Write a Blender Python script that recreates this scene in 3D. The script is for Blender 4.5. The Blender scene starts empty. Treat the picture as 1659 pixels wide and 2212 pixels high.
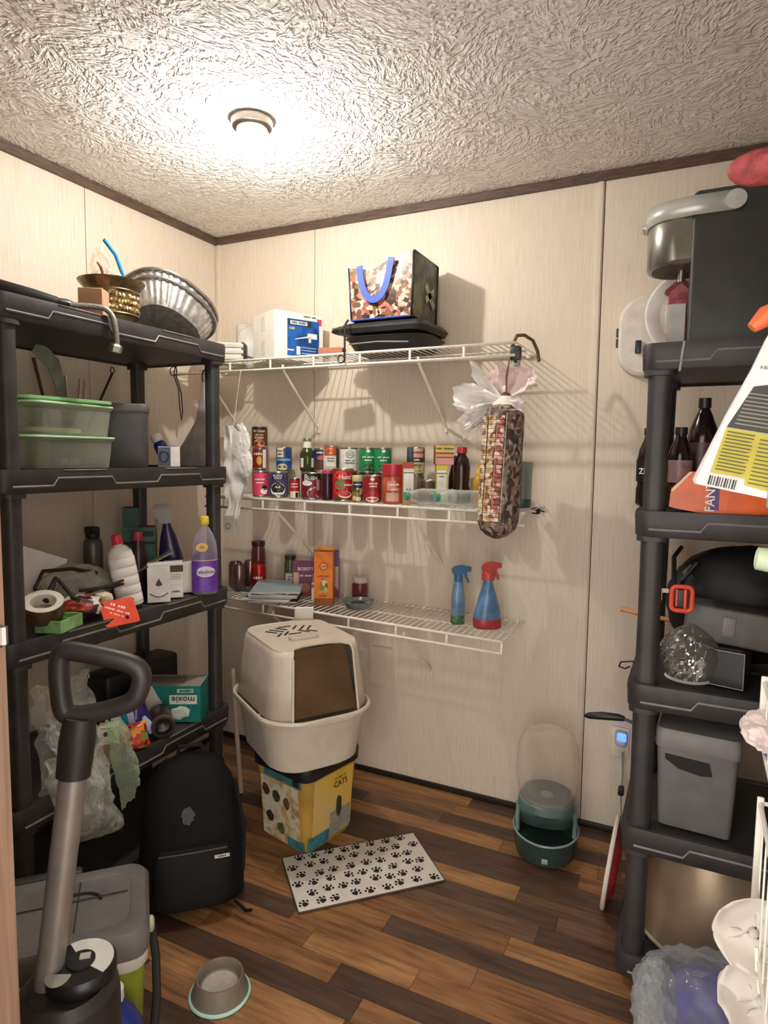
import bpy, bmesh, math, random
from math import sin, cos, pi, radians as R, atan2, sqrt
from mathutils import Vector as V, Matrix as X, noise
random.seed(7)
SC = bpy.context.scene
COL = SC.collection

# ------------------------------------------------------------------ camera
cam_d = bpy.data.cameras.new('camera')
cam_d.sensor_fit = 'VERTICAL'; cam_d.sensor_height = 36.0
cam_d.lens = 36.0 * 1389.63 / 2212.0
cam_d.clip_start = 0.02
cam = bpy.data.objects.new('camera', cam_d); COL.objects.link(cam)
_yaw, _pit, _rol = -0.4512, -0.0865, 0.0123
_f = V((sin(_yaw)*cos(_pit), cos(_yaw)*cos(_pit), sin(_pit)))
_r = V((cos(_yaw), -sin(_yaw), 0)); _u = _r.cross(_f)
_r2 = _r*cos(_rol) + _u*sin(_rol); _u2 = -_r*sin(_rol) + _u*cos(_rol)
cam.matrix_world = X(((_r2.x, _u2.x, -_f.x, 2.117), (_r2.y, _u2.y, -_f.y, -2.493), (_r2.z, _u2.z, -_f.z, 1.419), (0, 0, 0, 1)))
SC.camera = cam

# ------------------------------------------------------------------ world (even fill added through the doorway to lift the shade) and exposure
w = bpy.data.worlds.new('world'); SC.world = w; w.use_nodes = True
w.node_tree.nodes['Background'].inputs[0].default_value = (1.0, 0.94, 0.88, 1)
w.node_tree.nodes['Background'].inputs[1].default_value = 1.8
LAMP_W = 16.5
SC.view_settings.view_transform = 'Standard'; SC.view_settings.look = 'None'
SC.view_settings.exposure = 1.2; SC.view_settings.gamma = 1.0
SC.view_settings.use_curve_mapping = False
SC.cycles.max_bounces = 7; SC.cycles.diffuse_bounces = 4; SC.cycles.transparent_max_bounces = 12

# ------------------------------------------------------------------ materials
def lin(c):
    if isinstance(c, str):
        c = [int(c[i:i+2], 16)/255 for i in (0, 2, 4)]
    return tuple((x/12.92 if x <= 0.04045 else ((x+0.055)/1.055)**2.4) for x in c) + (1.0,)
_M = {}
def _new(name):
    m = bpy.data.materials.new(name); m.use_nodes = True
    nt = m.node_tree; b = nt.nodes['Principled BSDF']
    return m, nt, b
def _coords(nt, kind='Object', scale=(1, 1, 1)):
    tc = nt.nodes.new('ShaderNodeTexCoord'); mp = nt.nodes.new('ShaderNodeMapping')
    mp.inputs['Scale'].default_value = scale
    nt.links.new(tc.outputs[kind], mp.inputs['Vector']); return mp.outputs['Vector']
def _noise(nt, vec, scale, detail=3, rough=.5):
    n = nt.nodes.new('ShaderNodeTexNoise'); n.inputs['Scale'].default_value = scale
    n.inputs['Detail'].default_value = detail; n.inputs['Roughness'].default_value = rough
    nt.links.new(vec, n.inputs['Vector']); return n
def _ramp(nt, fac, stops, interp='LINEAR'):
    r = nt.nodes.new('ShaderNodeValToRGB'); cr = r.color_ramp; cr.interpolation = interp
    while len(cr.elements) < len(stops): cr.elements.new(.5)
    for e, (p, c) in zip(cr.elements, stops): e.position = p; e.color = lin(c) if not (isinstance(c, tuple) and len(c) == 4) else c
    nt.links.new(fac, r.inputs['Fac']); return r.outputs['Color']
def _bump(nt, b, h, strength=.3, dist=.002):
    n = nt.nodes.new('ShaderNodeBump'); n.inputs['Strength'].default_value = strength; n.inputs['Distance'].default_value = dist
    nt.links.new(h, n.inputs['Height']); nt.links.new(n.outputs['Normal'], b.inputs['Normal'])
def shade(c, k):
    c = [int(c[i:i+2], 16)/255 for i in (0, 2, 4)] if isinstance(c, str) else c
    return tuple(min(1, max(0, x*k)) for x in c[:3])
def M(col, rough=.5, metal=0., var=.06, vs=18., bump=0., bs=120., spec=.5, stretch=(1, 1, 1), emit=0., sub=0.):
    """plain coloured surface with a little tone variation (noise) and optional fine relief"""
    key = (col, rough, metal, var, vs, bump, bs, spec, stretch, emit, sub)
    if key in _M: return _M[key]
    m, nt, b = _new('surface_%s' % (col if isinstance(col, str) else 'rgb'))
    vec = _coords(nt, 'Object', stretch)
    n = _noise(nt, vec, vs, 3)
    c = _ramp(nt, n.outputs['Fac'], [(.3, shade(col, 1-var)), (.7, shade(col, 1+var))])
    nt.links.new(c, b.inputs['Base Color'])
    b.inputs['Roughness'].default_value = rough; b.inputs['Metallic'].default_value = metal
    b.inputs['Specular IOR Level'].default_value = spec
    if sub: b.inputs['Subsurface Weight'].default_value = sub; b.inputs['Subsurface Radius'].default_value = (.01, .01, .01)
    if bump:
        _bump(nt, b, _noise(nt, vec, bs, 4).outputs['Fac'], bump)
    if emit:
        nt.links.new(c, b.inputs['Emission Color']); b.inputs['Emission Strength'].default_value = emit
    _M[key] = m; return m
def MP(cols, scale=40., kind='v', rough=.45, stretch=(1, 1, 1), seed=0., metal=0.):
    """busy printed picture: patches of several inks"""
    key = ('print', tuple(cols), scale, kind, rough, stretch, seed, metal)
    if key in _M: return _M[key]
    m, nt, b = _new('printed_picture')
    vec = _coords(nt, 'Object', stretch)
    mp = vec.node; mp.inputs['Location'].default_value = (seed, seed*1.7, seed*.3)
    if kind == 'v':
        n0 = _noise(nt, vec, scale*.6, 2)
        ad = nt.nodes.new('ShaderNodeVectorMath'); ad.operation = 'MULTIPLY_ADD'
        ad.inputs[1].default_value = (.02, .02, .02)
        nt.links.new(n0.outputs['Color'], ad.inputs[0]); nt.links.new(vec, ad.inputs[2])
        vo = nt.nodes.new('ShaderNodeTexVoronoi'); vo.inputs['Scale'].default_value = scale
        nt.links.new(ad.outputs[0], vo.inputs['Vector'])
        sp = nt.nodes.new('ShaderNodeSeparateColor'); nt.links.new(vo.outputs['Color'], sp.inputs[0]); fac = sp.outputs[0]
    else:
        fac = _noise(nt, vec, scale, 4, .6).outputs['Fac']
    k = len(cols)
    if kind == 'v': st = [(i/k, c) for i, c in enumerate(cols)]
    else: st = [(.25 + .5*i/max(1, k-1), c) for i, c in enumerate(cols)]
    c = _ramp(nt, fac, st, 'CONSTANT' if kind == 'v' else 'LINEAR')
    nt.links.new(c, b.inputs['Base Color']); b.inputs['Roughness'].default_value = rough; b.inputs['Metallic'].default_value = metal
    _M[key] = m; return m
def MC(tint='ffffff', alpha=.18, rough=.08, milky=.0):
    """thin clear plastic or glass: see-through with a gloss that grows at the rim"""
    key = ('clear', tint, alpha, rough, milky)
    if key in _M: return _M[key]
    m, nt, b = _new('clear_plastic')
    out = nt.nodes['Material Output']
    b.inputs['Base Color'].default_value = lin(tint); b.inputs['Roughness'].default_value = rough
    tr = nt.nodes.new('ShaderNodeBsdfTransparent'); tr.inputs[0].default_value = lin(shade(tint, 1.0))
    lw = nt.nodes.new('ShaderNodeLayerWeight'); lw.inputs[0].default_value = .45
    mr = nt.nodes.new('ShaderNodeMapRange'); mr.inputs['To Min'].default_value = alpha; mr.inputs['To Max'].default_value = min(1, alpha + .42)
    vec = _coords(nt); n = _noise(nt, vec, 30, 2)
    nt.links.new(lw.outputs['Facing'], mr.inputs['Value'])
    mx = nt.nodes.new('ShaderNodeMixShader'); nt.links.new(mr.outputs[0], mx.inputs[0])
    nt.links.new(tr.outputs[0], mx.inputs[1]); nt.links.new(b.outputs[0], mx.inputs[2]); nt.links.new(mx.outputs[0], out.inputs[0])
    _bump(nt, b, n.outputs['Fac'], .08)
    _M[key] = m; return m

def MG(tint='ffffff', rough=.02, ior=1.48):
    key = ('glass', tint, rough, ior)
    if key in _M: return _M[key]
    m, nt, b = _new('cut_glass')
    b.inputs['Base Color'].default_value = lin(tint); b.inputs['Roughness'].default_value = rough; b.inputs['IOR'].default_value = ior
    b.inputs['Transmission Weight'].default_value = .92
    n = _noise(nt, _coords(nt), 60, 2); _bump(nt, b, n.outputs['Fac'], .05); _M[key] = m; return m
def mat_wall():
    m, nt, b = _new('vinyl_wall_panel')
    v1 = _coords(nt, 'Object', (150, 150, 7)); n1 = _noise(nt, v1, 1.0, 4, .65)
    v2 = _coords(nt, 'Object', (420, 420, 16)); n2 = _noise(nt, v2, 1.0, 2)
    mx = nt.nodes.new('ShaderNodeMath'); mx.operation = 'MULTIPLY_ADD'; mx.inputs[1].default_value = .45
    nt.links.new(n2.outputs['Fac'], mx.inputs[0]); nt.links.new(n1.outputs['Fac'], mx.inputs[2])
    c = _ramp(nt, mx.outputs[0], [(.42, 'cbbaa3'), (.62, 'dccdb9'), (.95, 'e5d8c6')])
    nt.links.new(c, b.inputs['Base Color']); b.inputs['Roughness'].default_value = .55
    b.inputs['Specular IOR Level'].default_value = .3
    _bump(nt, b, n1.outputs['Fac'], .15, .001); return m
def mat_ceiling():
    m, nt, b = _new('stomped_plaster')
    tc = nt.nodes.new('ShaderNodeTexCoord'); L = nt.links.new
    wn = _noise(nt, tc.outputs['Object'], 5.0, 2)
    wa = nt.nodes.new('ShaderNodeVectorMath'); wa.operation = 'MULTIPLY_ADD'; wa.inputs[1].default_value = (.10, .10, 0)
    L(wn.outputs['Color'], wa.inputs[0]); L(tc.outputs['Object'], wa.inputs[2])
    def strokes(scale, sx, sy, seed, lo, hi):
        vo = nt.nodes.new('ShaderNodeTexVoronoi'); vo.voronoi_dimensions = '2D'; vo.inputs['Scale'].default_value = scale
        mp = nt.nodes.new('ShaderNodeMapping'); mp.inputs['Location'].default_value = (seed, seed*.7, 0)
        L(wa.outputs[0], mp.inputs['Vector']); L(mp.outputs[0], vo.inputs['Vector'])
        sp = nt.nodes.new('ShaderNodeSeparateColor'); L(vo.outputs['Color'], sp.inputs[0])
        an = nt.nodes.new('ShaderNodeMath'); an.operation = 'MULTIPLY'; an.inputs[1].default_value = 6.28; L(sp.outputs[0], an.inputs[0])
        vr = nt.nodes.new('ShaderNodeVectorRotate'); vr.rotation_type = 'Z_AXIS'; L(mp.outputs[0], vr.inputs['Vector']); L(an.outputs[0], vr.inputs['Angle'])
        sc = nt.nodes.new('ShaderNodeMapping'); sc.inputs['Scale'].default_value = (sx, sy, 1); L(vr.outputs[0], sc.inputs['Vector'])
        n = _noise(nt, sc.outputs[0], 1.0, 2, .5)
        r = nt.nodes.new('ShaderNodeMapRange'); r.interpolation_type = 'SMOOTHSTEP'; r.inputs['From Min'].default_value = lo; r.inputs['From Max'].default_value = hi
        L(n.outputs['Fac'], r.inputs['Value']); return r.outputs[0]
    a = strokes(9, 30, 78, 0, .44, .66); c_ = strokes(7, 26, 68, 3.3, .48, .70)
    mx = nt.nodes.new('ShaderNodeMath'); mx.operation = 'MAXIMUM'; L(a, mx.inputs[0]); L(c_, mx.inputs[1])
    fine = _noise(nt, tc.outputs['Object'], 160, 3)
    ad = nt.nodes.new('ShaderNodeMath'); ad.operation = 'MULTIPLY_ADD'; ad.inputs[1].default_value = .18; L(fine.outputs['Fac'], ad.inputs[0]); L(mx.outputs[0], ad.inputs[2])
    cl = _ramp(nt, fine.outputs['Fac'], [(.3, 'ebe4db'), (.7, 'f3eee6')])
    L(cl, b.inputs['Base Color']); b.inputs['Roughness'].default_value = .85; b.inputs['Specular IOR Level'].default_value = .2
    _bump(nt, b, ad.outputs[0], .85, .0070); return m
def mat_plank():
    m, nt, b = _new('wood_look_plank'); L = nt.links.new
    oi = nt.nodes.new('ShaderNodeObjectInfo'); tc = nt.nodes.new('ShaderNodeTexCoord')
    ad = nt.nodes.new('ShaderNodeVectorMath'); ad.operation = 'ADD'
    sc = nt.nodes.new('ShaderNodeVectorMath'); sc.operation = 'SCALE'; sc.inputs['Scale'].default_value = 37.0
    cb = nt.nodes.new('ShaderNodeCombineXYZ'); L(oi.outputs['Random'], cb.inputs[0]); L(oi.outputs['Random'], cb.inputs[1]); L(cb.outputs[0], sc.inputs[0])
    L(tc.outputs['Object'], ad.inputs[0]); L(sc.outputs[0], ad.inputs[1])
    mp = nt.nodes.new('ShaderNodeMapping'); mp.inputs['Scale'].default_value = (5, 60, 5); L(ad.outputs[0], mp.inputs[0])
    g = _noise(nt, mp.outputs[0], 1.0, 5, .6)
    mp2 = nt.nodes.new('ShaderNodeMapping'); mp2.inputs['Scale'].default_value = (4, 16, 4); L(ad.outputs[0], mp2.inputs[0])
    g2 = _noise(nt, mp2.outputs[0], 1.0, 3, .6)
    base = _ramp(nt, oi.outputs['Random'], [(0, '5b4131'), (.15, '7a5b45'), (.30, '996c45'), (.44, 'a8784d'), (.60, 'b38455'), (.76, '644b3b'), (.88, 'a07344')], 'CONSTANT')
    gr = _ramp(nt, g.outputs['Fac'], [(.30, (.42, .38, .36, 1)), (.55, (.95, .95, .95, 1)), (.8, (1.15, 1.12, 1.05, 1))])
    gr2 = _ramp(nt, g2.outputs['Fac'], [(.32, (.55, .52, .52, 1)), (.6, (1, 1, 1, 1))])
    m1 = nt.nodes.new('ShaderNodeMix'); m1.data_type = 'RGBA'; m1.blend_type = 'MULTIPLY'; m1.inputs[0].default_value = 1; L(base, m1.inputs[6]); L(gr, m1.inputs[7])
    m2 = nt.nodes.new('ShaderNodeMix'); m2.data_type = 'RGBA'; m2.blend_type = 'MULTIPLY'; m2.inputs[0].default_value = .85; L(m1.outputs[2], m2.inputs[6]); L(gr2, m2.inputs[7])
    L(m2.outputs[2], b.inputs['Base Color']); b.inputs['Roughness'].default_value = .42
    _bump(nt, b, g.outputs['Fac'], .1, .001); return m

WALL = mat_wall(); CEIL = mat_ceiling(); PLANK = mat_plank()
BLACK = M('343130', .5, var=.15, bump=.15, bs=300)           # moulded black shelving plastic
BLACK2 = M('1f1c1b', .6, var=.2)
WHITE = M('e9e6df', .45, var=.03)
PAPER = M('e6e2da', .7, var=.04)
WIRE = M('f0eadb', .35, var=.03)
CHROME = M('b9b6b0', .25, .9, var=.06)
STEEL = M('9d9a95', .3, .9, var=.1)
CARD = M('a9835f', .8, var=.08, vs=30)
BROWNTRIM = M('5a463a', .5, var=.18, vs=6, stretch=(3, 3, 30))

# ------------------------------------------------------------------ mesh helpers
class MB:
    def __init__(s): s.v = []; s.f = []; s.m = []; s.s = []
    def add(s, verts, faces, mi=0, smooth=False, xf=None):
        o = len(s.v)
        for p in verts:
            p = V(p); s.v.append(tuple(xf @ p) if xf else tuple(p))
        for i, f in enumerate(faces):
            s.f.append([o+k for k in f]); s.m.append(mi[i] if isinstance(mi, (list, tuple)) else mi); s.s.append(smooth)
        return s
    def box(s, c, d, mi=0, xf=None, taper=1.0):
        x, y, z = c; a, b, h = d[0]/2, d[1]/2, d[2]/2; t = taper
        vs = [(x-a, y-b, z-h), (x+a, y-b, z-h), (x+a, y+b, z-h), (x-a, y+b, z-h), (x-a*t, y-b*t, z+h), (x+a*t, y-b*t, z+h), (x+a*t, y+b*t, z+h), (x-a*t, y+b*t, z+h)]
        return s.add(vs, [(0, 3, 2, 1), (4, 5, 6, 7), (0, 1, 5, 4), (1, 2, 6, 5), (2, 3, 7, 6), (3, 0, 4, 7)], mi, False, xf)
    def rbox(s, c, d, bev=.005, seg=2, mi=0, xf=None, smooth=True):
        bm = bmesh.new(); bmesh.ops.create_cube(bm, size=1)
        for v in bm.verts: v.co = V((v.co.x*d[0]+c[0], v.co.y*d[1]+c[1], v.co.z*d[2]+c[2]))
        bmesh.ops.bevel(bm, geom=bm.edges[:], offset=min(bev, min(d)*.45), segments=seg, affect='EDGES', profile=.5)
        s.bm(bm, mi, smooth, xf); return s
    def bm(s, bm, mi=0, smooth=False, xf=None):
        bm.verts.index_update()
        s.add([v.co for v in bm.verts], [[v.index for v in f.verts] for f in bm.faces], mi, smooth, xf); bm.free(); return s
    def lathe(s, prof, seg=24, mi=0, xf=None, smooth=True, capb=True, capt=True, c=(0, 0, 0)):
        vs = []; fs = []; ms = []; n = len(prof)
        for (r, z) in prof:
            for k in range(seg):
                a = 2*pi*k/seg; vs.append((c[0]+r*cos(a), c[1]+r*sin(a), c[2]+z))
        for i in range(n-1):
            for k in range(seg):
                k2 = (k+1) % seg; fs.append((i*seg+k, i*seg+k2, (i+1)*seg+k2, (i+1)*seg+k)); ms.append(mi[i] if isinstance(mi, (list, tuple)) else mi)
        s.add(vs, fs, ms, smooth, xf)
        if capb: s.add([vs[k] for k in range(seg)], [tuple(reversed(range(seg)))], ms[0], False, xf)
        if capt: s.add([vs[(n-1)*seg+k] for k in range(seg)], [tuple(range(seg))], ms[-1], False, xf)
        return s
    def tube(s, pts, r, seg=8, closed=False, mi=0, xf=None, smooth=True, caps=True):
        pts = [V(p) for p in pts]; n = len(pts); rs = r if isinstance(r, (list, tuple)) else [r]*n
        T = []
        for i in range(n):
            if closed: t = pts[(i+1) % n]-pts[i-1]
            else: t = pts[min(i+1, n-1)]-pts[max(i-1, 0)]
            T.append(t.normalized() if t.length > 1e-9 else V((0, 0, 1)))
        up = V((0, 0, 1)) if abs(T[0].z) < .9 else V((1, 0, 0))
        u = T[0].cross(up).normalized(); vs = []; fs = []
        for i in range(n):
            u = (u - T[i]*u.dot(T[i])); u = u.normalized() if u.length > 1e-6 else T[i].orthogonal().normalized()
            w_ = T[i].cross(u)
            for k in range(seg):
                a = 2*pi*k/seg; vs.append(pts[i]+(u*cos(a)+w_*sin(a))*rs[i])
        for i in range(n if closed else n-1):
            j = (i+1) % n
            for k in range(seg):
                k2 = (k+1) % seg; fs.append((i*seg+k, i*seg+k2, j*seg+k2, j*seg+k))
        s.add(vs, fs, mi, smooth, xf)
        if caps and not closed:
            s.add(vs[:seg], [tuple(reversed(range(seg)))], mi, False, xf); s.add(vs[-seg:], [tuple(range(seg))], mi, False, xf)
        return s
    def loft(s, rings, mi=0, xf=None, smooth=True, capb=True, capt=True):
        n = len(rings[0]); vs = [p for r in rings for p in r]; fs = []; ms = []
        for i in range(len(rings)-1):
            for k in range(n):
                k2 = (k+1) % n; fs.append((i*n+k, i*n+k2, (i+1)*n+k2, (i+1)*n+k)); ms.append(mi[i] if isinstance(mi, (list, tuple)) else mi)
        s.add(vs, fs, ms, smooth, xf)
        if capb: s.add(rings[0], [tuple(reversed(range(n)))], ms[0], False, xf)
        if capt: s.add(rings[-1], [tuple(range(n))], ms[-1], False, xf)
        return s
    def prism(s, poly, z0, z1, mi=0, xf=None, smooth=False):
        return s.loft([[(p[0], p[1], z0) for p in poly], [(p[0], p[1], z1) for p in poly]], mi, xf, smooth)
    def grid(s, fn, nu, nv, mi=0, xf=None, smooth=True):
        vs = [fn(i/nu, j/nv) for j in range(nv+1) for i in range(nu+1)]
        fs = [(j*(nu+1)+i, j*(nu+1)+i+1, (j+1)*(nu+1)+i+1, (j+1)*(nu+1)+i) for j in range(nv) for i in range(nu)]
        return s.add(vs, fs, mi, smooth, xf)
    def blob(s, c, rad, amp=.2, freq=3., seed=0, sub=3, mi=0, xf=None, smooth=False, ridged=True, crumple=False):
        bm = bmesh.new(); bmesh.ops.create_icosphere(bm, subdivisions=sub, radius=1)
        for v in bm.verts:
            d = v.co.normalized(); q = d*freq+V((seed*3.1, seed*1.7, seed*.9))
            n = noise.noise(q) + .5*noise.noise(q*2.3)
            if ridged: n = 1-2*abs(n)
            if crumple:
                n = 0
                for (w_, k_) in ((.55, 1.0), (.30, 2.1), (.15, 4.3)):
                    dd = noise.voronoi(q*k_)[0]; n += w_*(1-2.2*(dd[1]-dd[0]))
            k = 1+amp*n; v.co = V((c[0]+d.x*rad[0]*k, c[1]+d.y*rad[1]*k, c[2]+d.z*rad[2]*k))
        return s.bm(bm, mi, smooth, xf)
    def pillow(s, w_, h, d, mi=0, xf=None, seed=0, n=12):
        for sg in (-1, 1):
            s.grid(lambda u, v: ((u-.5)*w_*(1-.06*sin(pi*v)), sg*(d/2*(sin(pi*u)**.6)*(sin(pi*v)**.5)*(1+.25*noise.noise(V((u*4+seed, v*4, sg)))))+.0, v*h), n, n, mi, xf, True)
        return s
    def fan(s, o, d, side, ln, spread, pleats, seed, mi=0, depth=.014, nu=44, nv=14, xf=None):
        # thin plastic gathered at o and spreading out in pleats with a ragged edge
        o, d, side = V(o), V(d).normalized(), V(side).normalized(); nr = d.cross(side).normalized()
        def f(u, v):
            a = (u-.5)*spread; r = ln*v*(.80+.38*noise.noise(V((u*3.3, seed, 1)))+.10*noise.noise(V((u*13, seed, 2))))
            k = depth*(sin(2*pi*pleats*u+2*noise.noise(V((u*4, v*3, seed))))*v**.8*1.1+1.3*noise.noise(V((u*6, v*5, seed+4)))*v)
            return o+(d*cos(a)+side*sin(a))*r+nr*(k+depth*2.2*sin(pi*u)*sin(pi*v))
        return s.grid(f, nu, nv, mi, xf, True)
    def crumpled_sheet(s, c, amp=.03, freq=9., seed=0, nu=34, nv=40, mi=0, nrm=(1, 0, 0), xf=None):
        # c: corner points (bottom left, bottom right, top right, top left)
        c = [V(p) for p in c]; nr = V(nrm)
        def f(u, v):
            u2 = u+.05*noise.noise(V((v*6, seed, 0)))*(1 if u > .5 else -1); v2 = v+.05*noise.noise(V((u*6, seed, 3)))
            p = (c[0]*(1-u2)+c[1]*u2)*(1-v2)+(c[3]*(1-u2)+c[2]*u2)*v2; q = p*freq+V((seed*2.3, seed, 0)); h = 0
            for (w_, k_) in ((.6, 1.0), (.28, 2.2), (.12, 4.5)):
                dd = noise.voronoi(q*k_)[0]; h += w_*(dd[1]-dd[0])
            return p+nr*amp*(h*2-.6)+nr*amp*1.5*sin(pi*u)*sin(pi*min(1, v*1.1))
        return s.grid(f, nu, nv, mi, xf, False)
    def mesh(s, name, mats):
        me = bpy.data.meshes.new(name); me.from_pydata(s.v, [], s.f); me.update()
        for m in (mats if isinstance(mats, (list, tuple)) else [mats]): me.materials.append(m)
        me.polygons.foreach_set('material_index', s.m); me.polygons.foreach_set('use_smooth', s.s)
        bm = bmesh.new(); bm.from_mesh(me); bmesh.ops.remove_doubles(bm, verts=bm.verts, dist=1e-6); bmesh.ops.recalc_face_normals(bm, faces=bm.faces[:]) if len(bm.faces) < 20000 else None
        for e in bm.edges:
            if len(e.link_faces) == 2 and e.calc_face_angle(0) > R(40): e.smooth = False
        bm.to_mesh(me); bm.free(); return me
    def build(s, name, mats, parent=None, loc=None, rot=None):
        o = bpy.data.objects.new(name, s.mesh(name, mats)); COL.objects.link(o)
        if parent: o.parent = parent
        if loc: o.location = loc
        if rot: o.rotation_euler = rot
        return o
def rrect(w_, d, r, z=0, n=4, c=(0, 0)):
    out = []
    for (sx, sy, a0) in ((1, 1, 0), (-1, 1, 90), (-1, -1, 180), (1, -1, 270)):
        for k in range(n+1):
            a = R(a0+90*k/n); out.append((c[0]+sx*(w_/2-r)+r*cos(a), c[1]+sy*(d/2-r)+r*sin(a), z))
    return out
def ell(rx, ry, z=0, n=24, c=(0, 0), p=2.0):
    out = []
    for k in range(n):
        a = 2*pi*k/n; ca, sa = cos(a), sin(a)
        out.append((c[0]+rx*abs(ca)**(2/p)*(1 if ca >= 0 else -1), c[1]+ry*abs(sa)**(2/p)*(1 if sa >= 0 else -1), z))
    return out
def thing(name, label, cat, loc=(0, 0, 0), rz=0, group=None, rot=None):
    o = bpy.data.objects.new(name, None); COL.objects.link(o); o.empty_display_size = .05
    o.location = loc; o.rotation_euler = rot if rot else (0, 0, R(rz)); o['label'] = label; o['category'] = cat
    if group: o['group'] = group
    return o
def tag(o, label, cat, group=None):
    o['label'] = label; o['category'] = cat
    if group: o['group'] = group
    return o
def struct(o): o['kind'] = 'structure'; return o
def part(o, label): o['label'] = label; return o
_glyph = {}
LEGIBLE = {'moxie', 'Fabuloso', '2x', "BOBO'S", "Van Camp's", 'BEANS', 'BLACK', "Hunt's", 'B', 'USH', 'FANTA', 'TIDY', 'CATS', 'PET', 'ZERO', '10'}
def txt(body, size, mat, parent, xf=None, wrap=None, name='lettering', squash=1.0):
    """flat printed lettering; xf places text (x right, y up) in the parent frame, wrap=(r, zc, a0) bends it round a can whose front is -Y"""
    if body not in _glyph and body not in LEGIBLE:     # print too small to read in the photograph: broken strokes, no letters
        vs, fs = [], []; x = -.30*len(body)
        for i, ch in enumerate(body):
            if ch != ' ':
                h_ = .26+.10*((i*7) % 3)/2; w_ = .40+.08*((i*5) % 3)/2; k = len(vs)
                vs += [(x, -.28, 0), (x+w_, -.28, 0), (x+w_, h_, 0), (x, h_, 0)]; fs.append((k, k+1, k+2, k+3))
            x += .60
        _glyph[body] = (vs, fs)
    if body not in _glyph:
        cu = bpy.data.curves.new('glyphs', 'FONT'); cu.body = body; cu.size = 1; cu.align_x = 'CENTER'; cu.align_y = 'CENTER'; cu.resolution_u = 2; cu.offset = .012
        ob = bpy.data.objects.new('glyphs', cu); me = bpy.data.meshes.new_from_object(ob)
        _glyph[body] = ([tuple(v.co) for v in me.vertices], [tuple(p.vertices) for p in me.polygons])
        bpy.data.objects.remove(ob); bpy.data.curves.remove(cu); bpy.data.meshes.remove(me)
    vs, fs = _glyph[body]; b = MB()
    if body not in LEGIBLE: name = 'print_lines'
    if wrap:
        r, zc, a0 = wrap
        pts = [((r)*sin(a0+x*size*squash/r), -(r)*cos(a0+x*size*squash/r), zc+y*size) for x, y, _ in vs]
        b.add(pts, fs)
    else:
        b.add([(x*size*squash, y*size, 0) for x, y, _ in vs], fs, 0, False, xf)
    me = bpy.data.meshes.new(name); me.from_pydata(b.v, [], b.f); me.materials.append(mat)
    o = bpy.data.objects.new(name, me); COL.objects.link(o); o.parent = parent; return o
def front(x=0, z=0, y=0): return X.Translation((x, y, z)) @ X.Rotation(pi/2, 4, 'X')       # text on a face that looks along -Y
def facing(P, n, spin=0):   # text frame at P with outward normal n (upright unless spun)
    n = V(n).normalized(); up = V((0, 0, 1)) if abs(n.z) < .95 else V((0, 1, 0))
    x = up.cross(n).normalized(); y = n.cross(x)
    m = X(((x.x, y.x, n.x, P[0]), (x.y, y.y, n.y, P[1]), (x.z, y.z, n.z, P[2]), (0, 0, 0, 1)))
    return m @ X.Rotation(R(spin), 4, 'Z')
# ------------------------------------------------------------------ lamp (bare bulb on the ceiling)
t = thing('ceiling_light', 'bare glowing bulb in a porcelain socket on the textured ceiling', 'light', (.838, -.815, 2.44))
MB().lathe([(.064, 0), (.064, -.006), (.061, -.022), (.052, -.026), (.045, -.026)], 40, capb=True, capt=True).build('canopy', M('6d655b', .4, .3), t)
MB().lathe([(.047, -.026), (.047, -.032), (.043, -.052), (.040, -.056), (.026, -.056), (.026, -.050)], 40).build('socket', M('e9dfc8', .3), t)
MB().tube([(.045, -.004, -.048), (.062, -.006, -.050), (.064, -.006, -.056)], .0025, 8).build('pull_chain_stub', STEEL, t)
BULB = bpy.data.materials.new('glowing_bulb'); BULB.use_nodes = True
_n = BULB.node_tree; _em = _n.nodes.new('ShaderNodeEmission'); _em.inputs[0].default_value = (1, .93, .84, 1); _em.inputs[1].default_value = 12
_tr = _n.nodes.new('ShaderNodeBsdfTransparent'); _mx = _n.nodes.new('ShaderNodeMixShader'); _mx.inputs[0].default_value = .30
_n.links.new(_tr.outputs[0], _mx.inputs[1]); _n.links.new(_em.outputs[0], _mx.inputs[2]); _n.links.new(_mx.outputs[0], _n.nodes['Material Output'].inputs[0])
MB().lathe([(.012, -.052), (.014, -.064), (.022, -.076), (.029, -.092), (.0315, -.106), (.029, -.122), (.02, -.133), (.008, -.138), (.001, -.139)], 32).build('bulb', BULB, t)
ld = bpy.data.lights.new('bulb_light', 'POINT'); ld.energy = LAMP_W; ld.color = (1.0, .96, .91); ld.shadow_soft_size = .015
lo = bpy.data.objects.new('bulb_light', ld); COL.objects.link(lo); lo.parent = t; lo.location = (0, 0, -.106)

# ------------------------------------------------------------------ room shell
XR, YF, HC = 3.0, -2.05, 2.44
def wallpanels(parent, segs, place):
    for (a, b) in segs:
        m = MB(); m.box(((a+b)/2, 0, HC/2), (b-a-.003, .006, HC)); o = m.build('panel', WALL, parent); place(o)
wb = struct(MB().box((XR/2, .05, HC/2), (XR+.2, .08, HC)).build('wall_back', M('3c3026', .9)))
for (a, b) in ((0, .5543), (.5543, 1.7735), (1.7735, XR)):
    MB().box(((a+b)/2, .0045, HC/2), (b-a-.0035, .009, HC)).build('panel', WALL, wb)
MB().rbox((1.7585, -.002, HC/2), (.020, .008, HC-.002), .002).build('batten', WALL, wb)
MB().rbox((.016, -.003, HC/2), (.026, .008, HC-.002), .002).build('corner_strip', WALL, wb)
wl = struct(MB().box((-.05, -1.0, HC/2), (.08, 2.3, HC)).build('wall_left', M('3c3026', .9)))
for (a, b) in ((-.734, 0), (-1.954, -.734), (-2.15, -1.954)):
    MB().box((-.0045, (a+b)/2, HC/2), (.009, b-a-.003, HC)).build('panel', WALL, wl)
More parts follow.
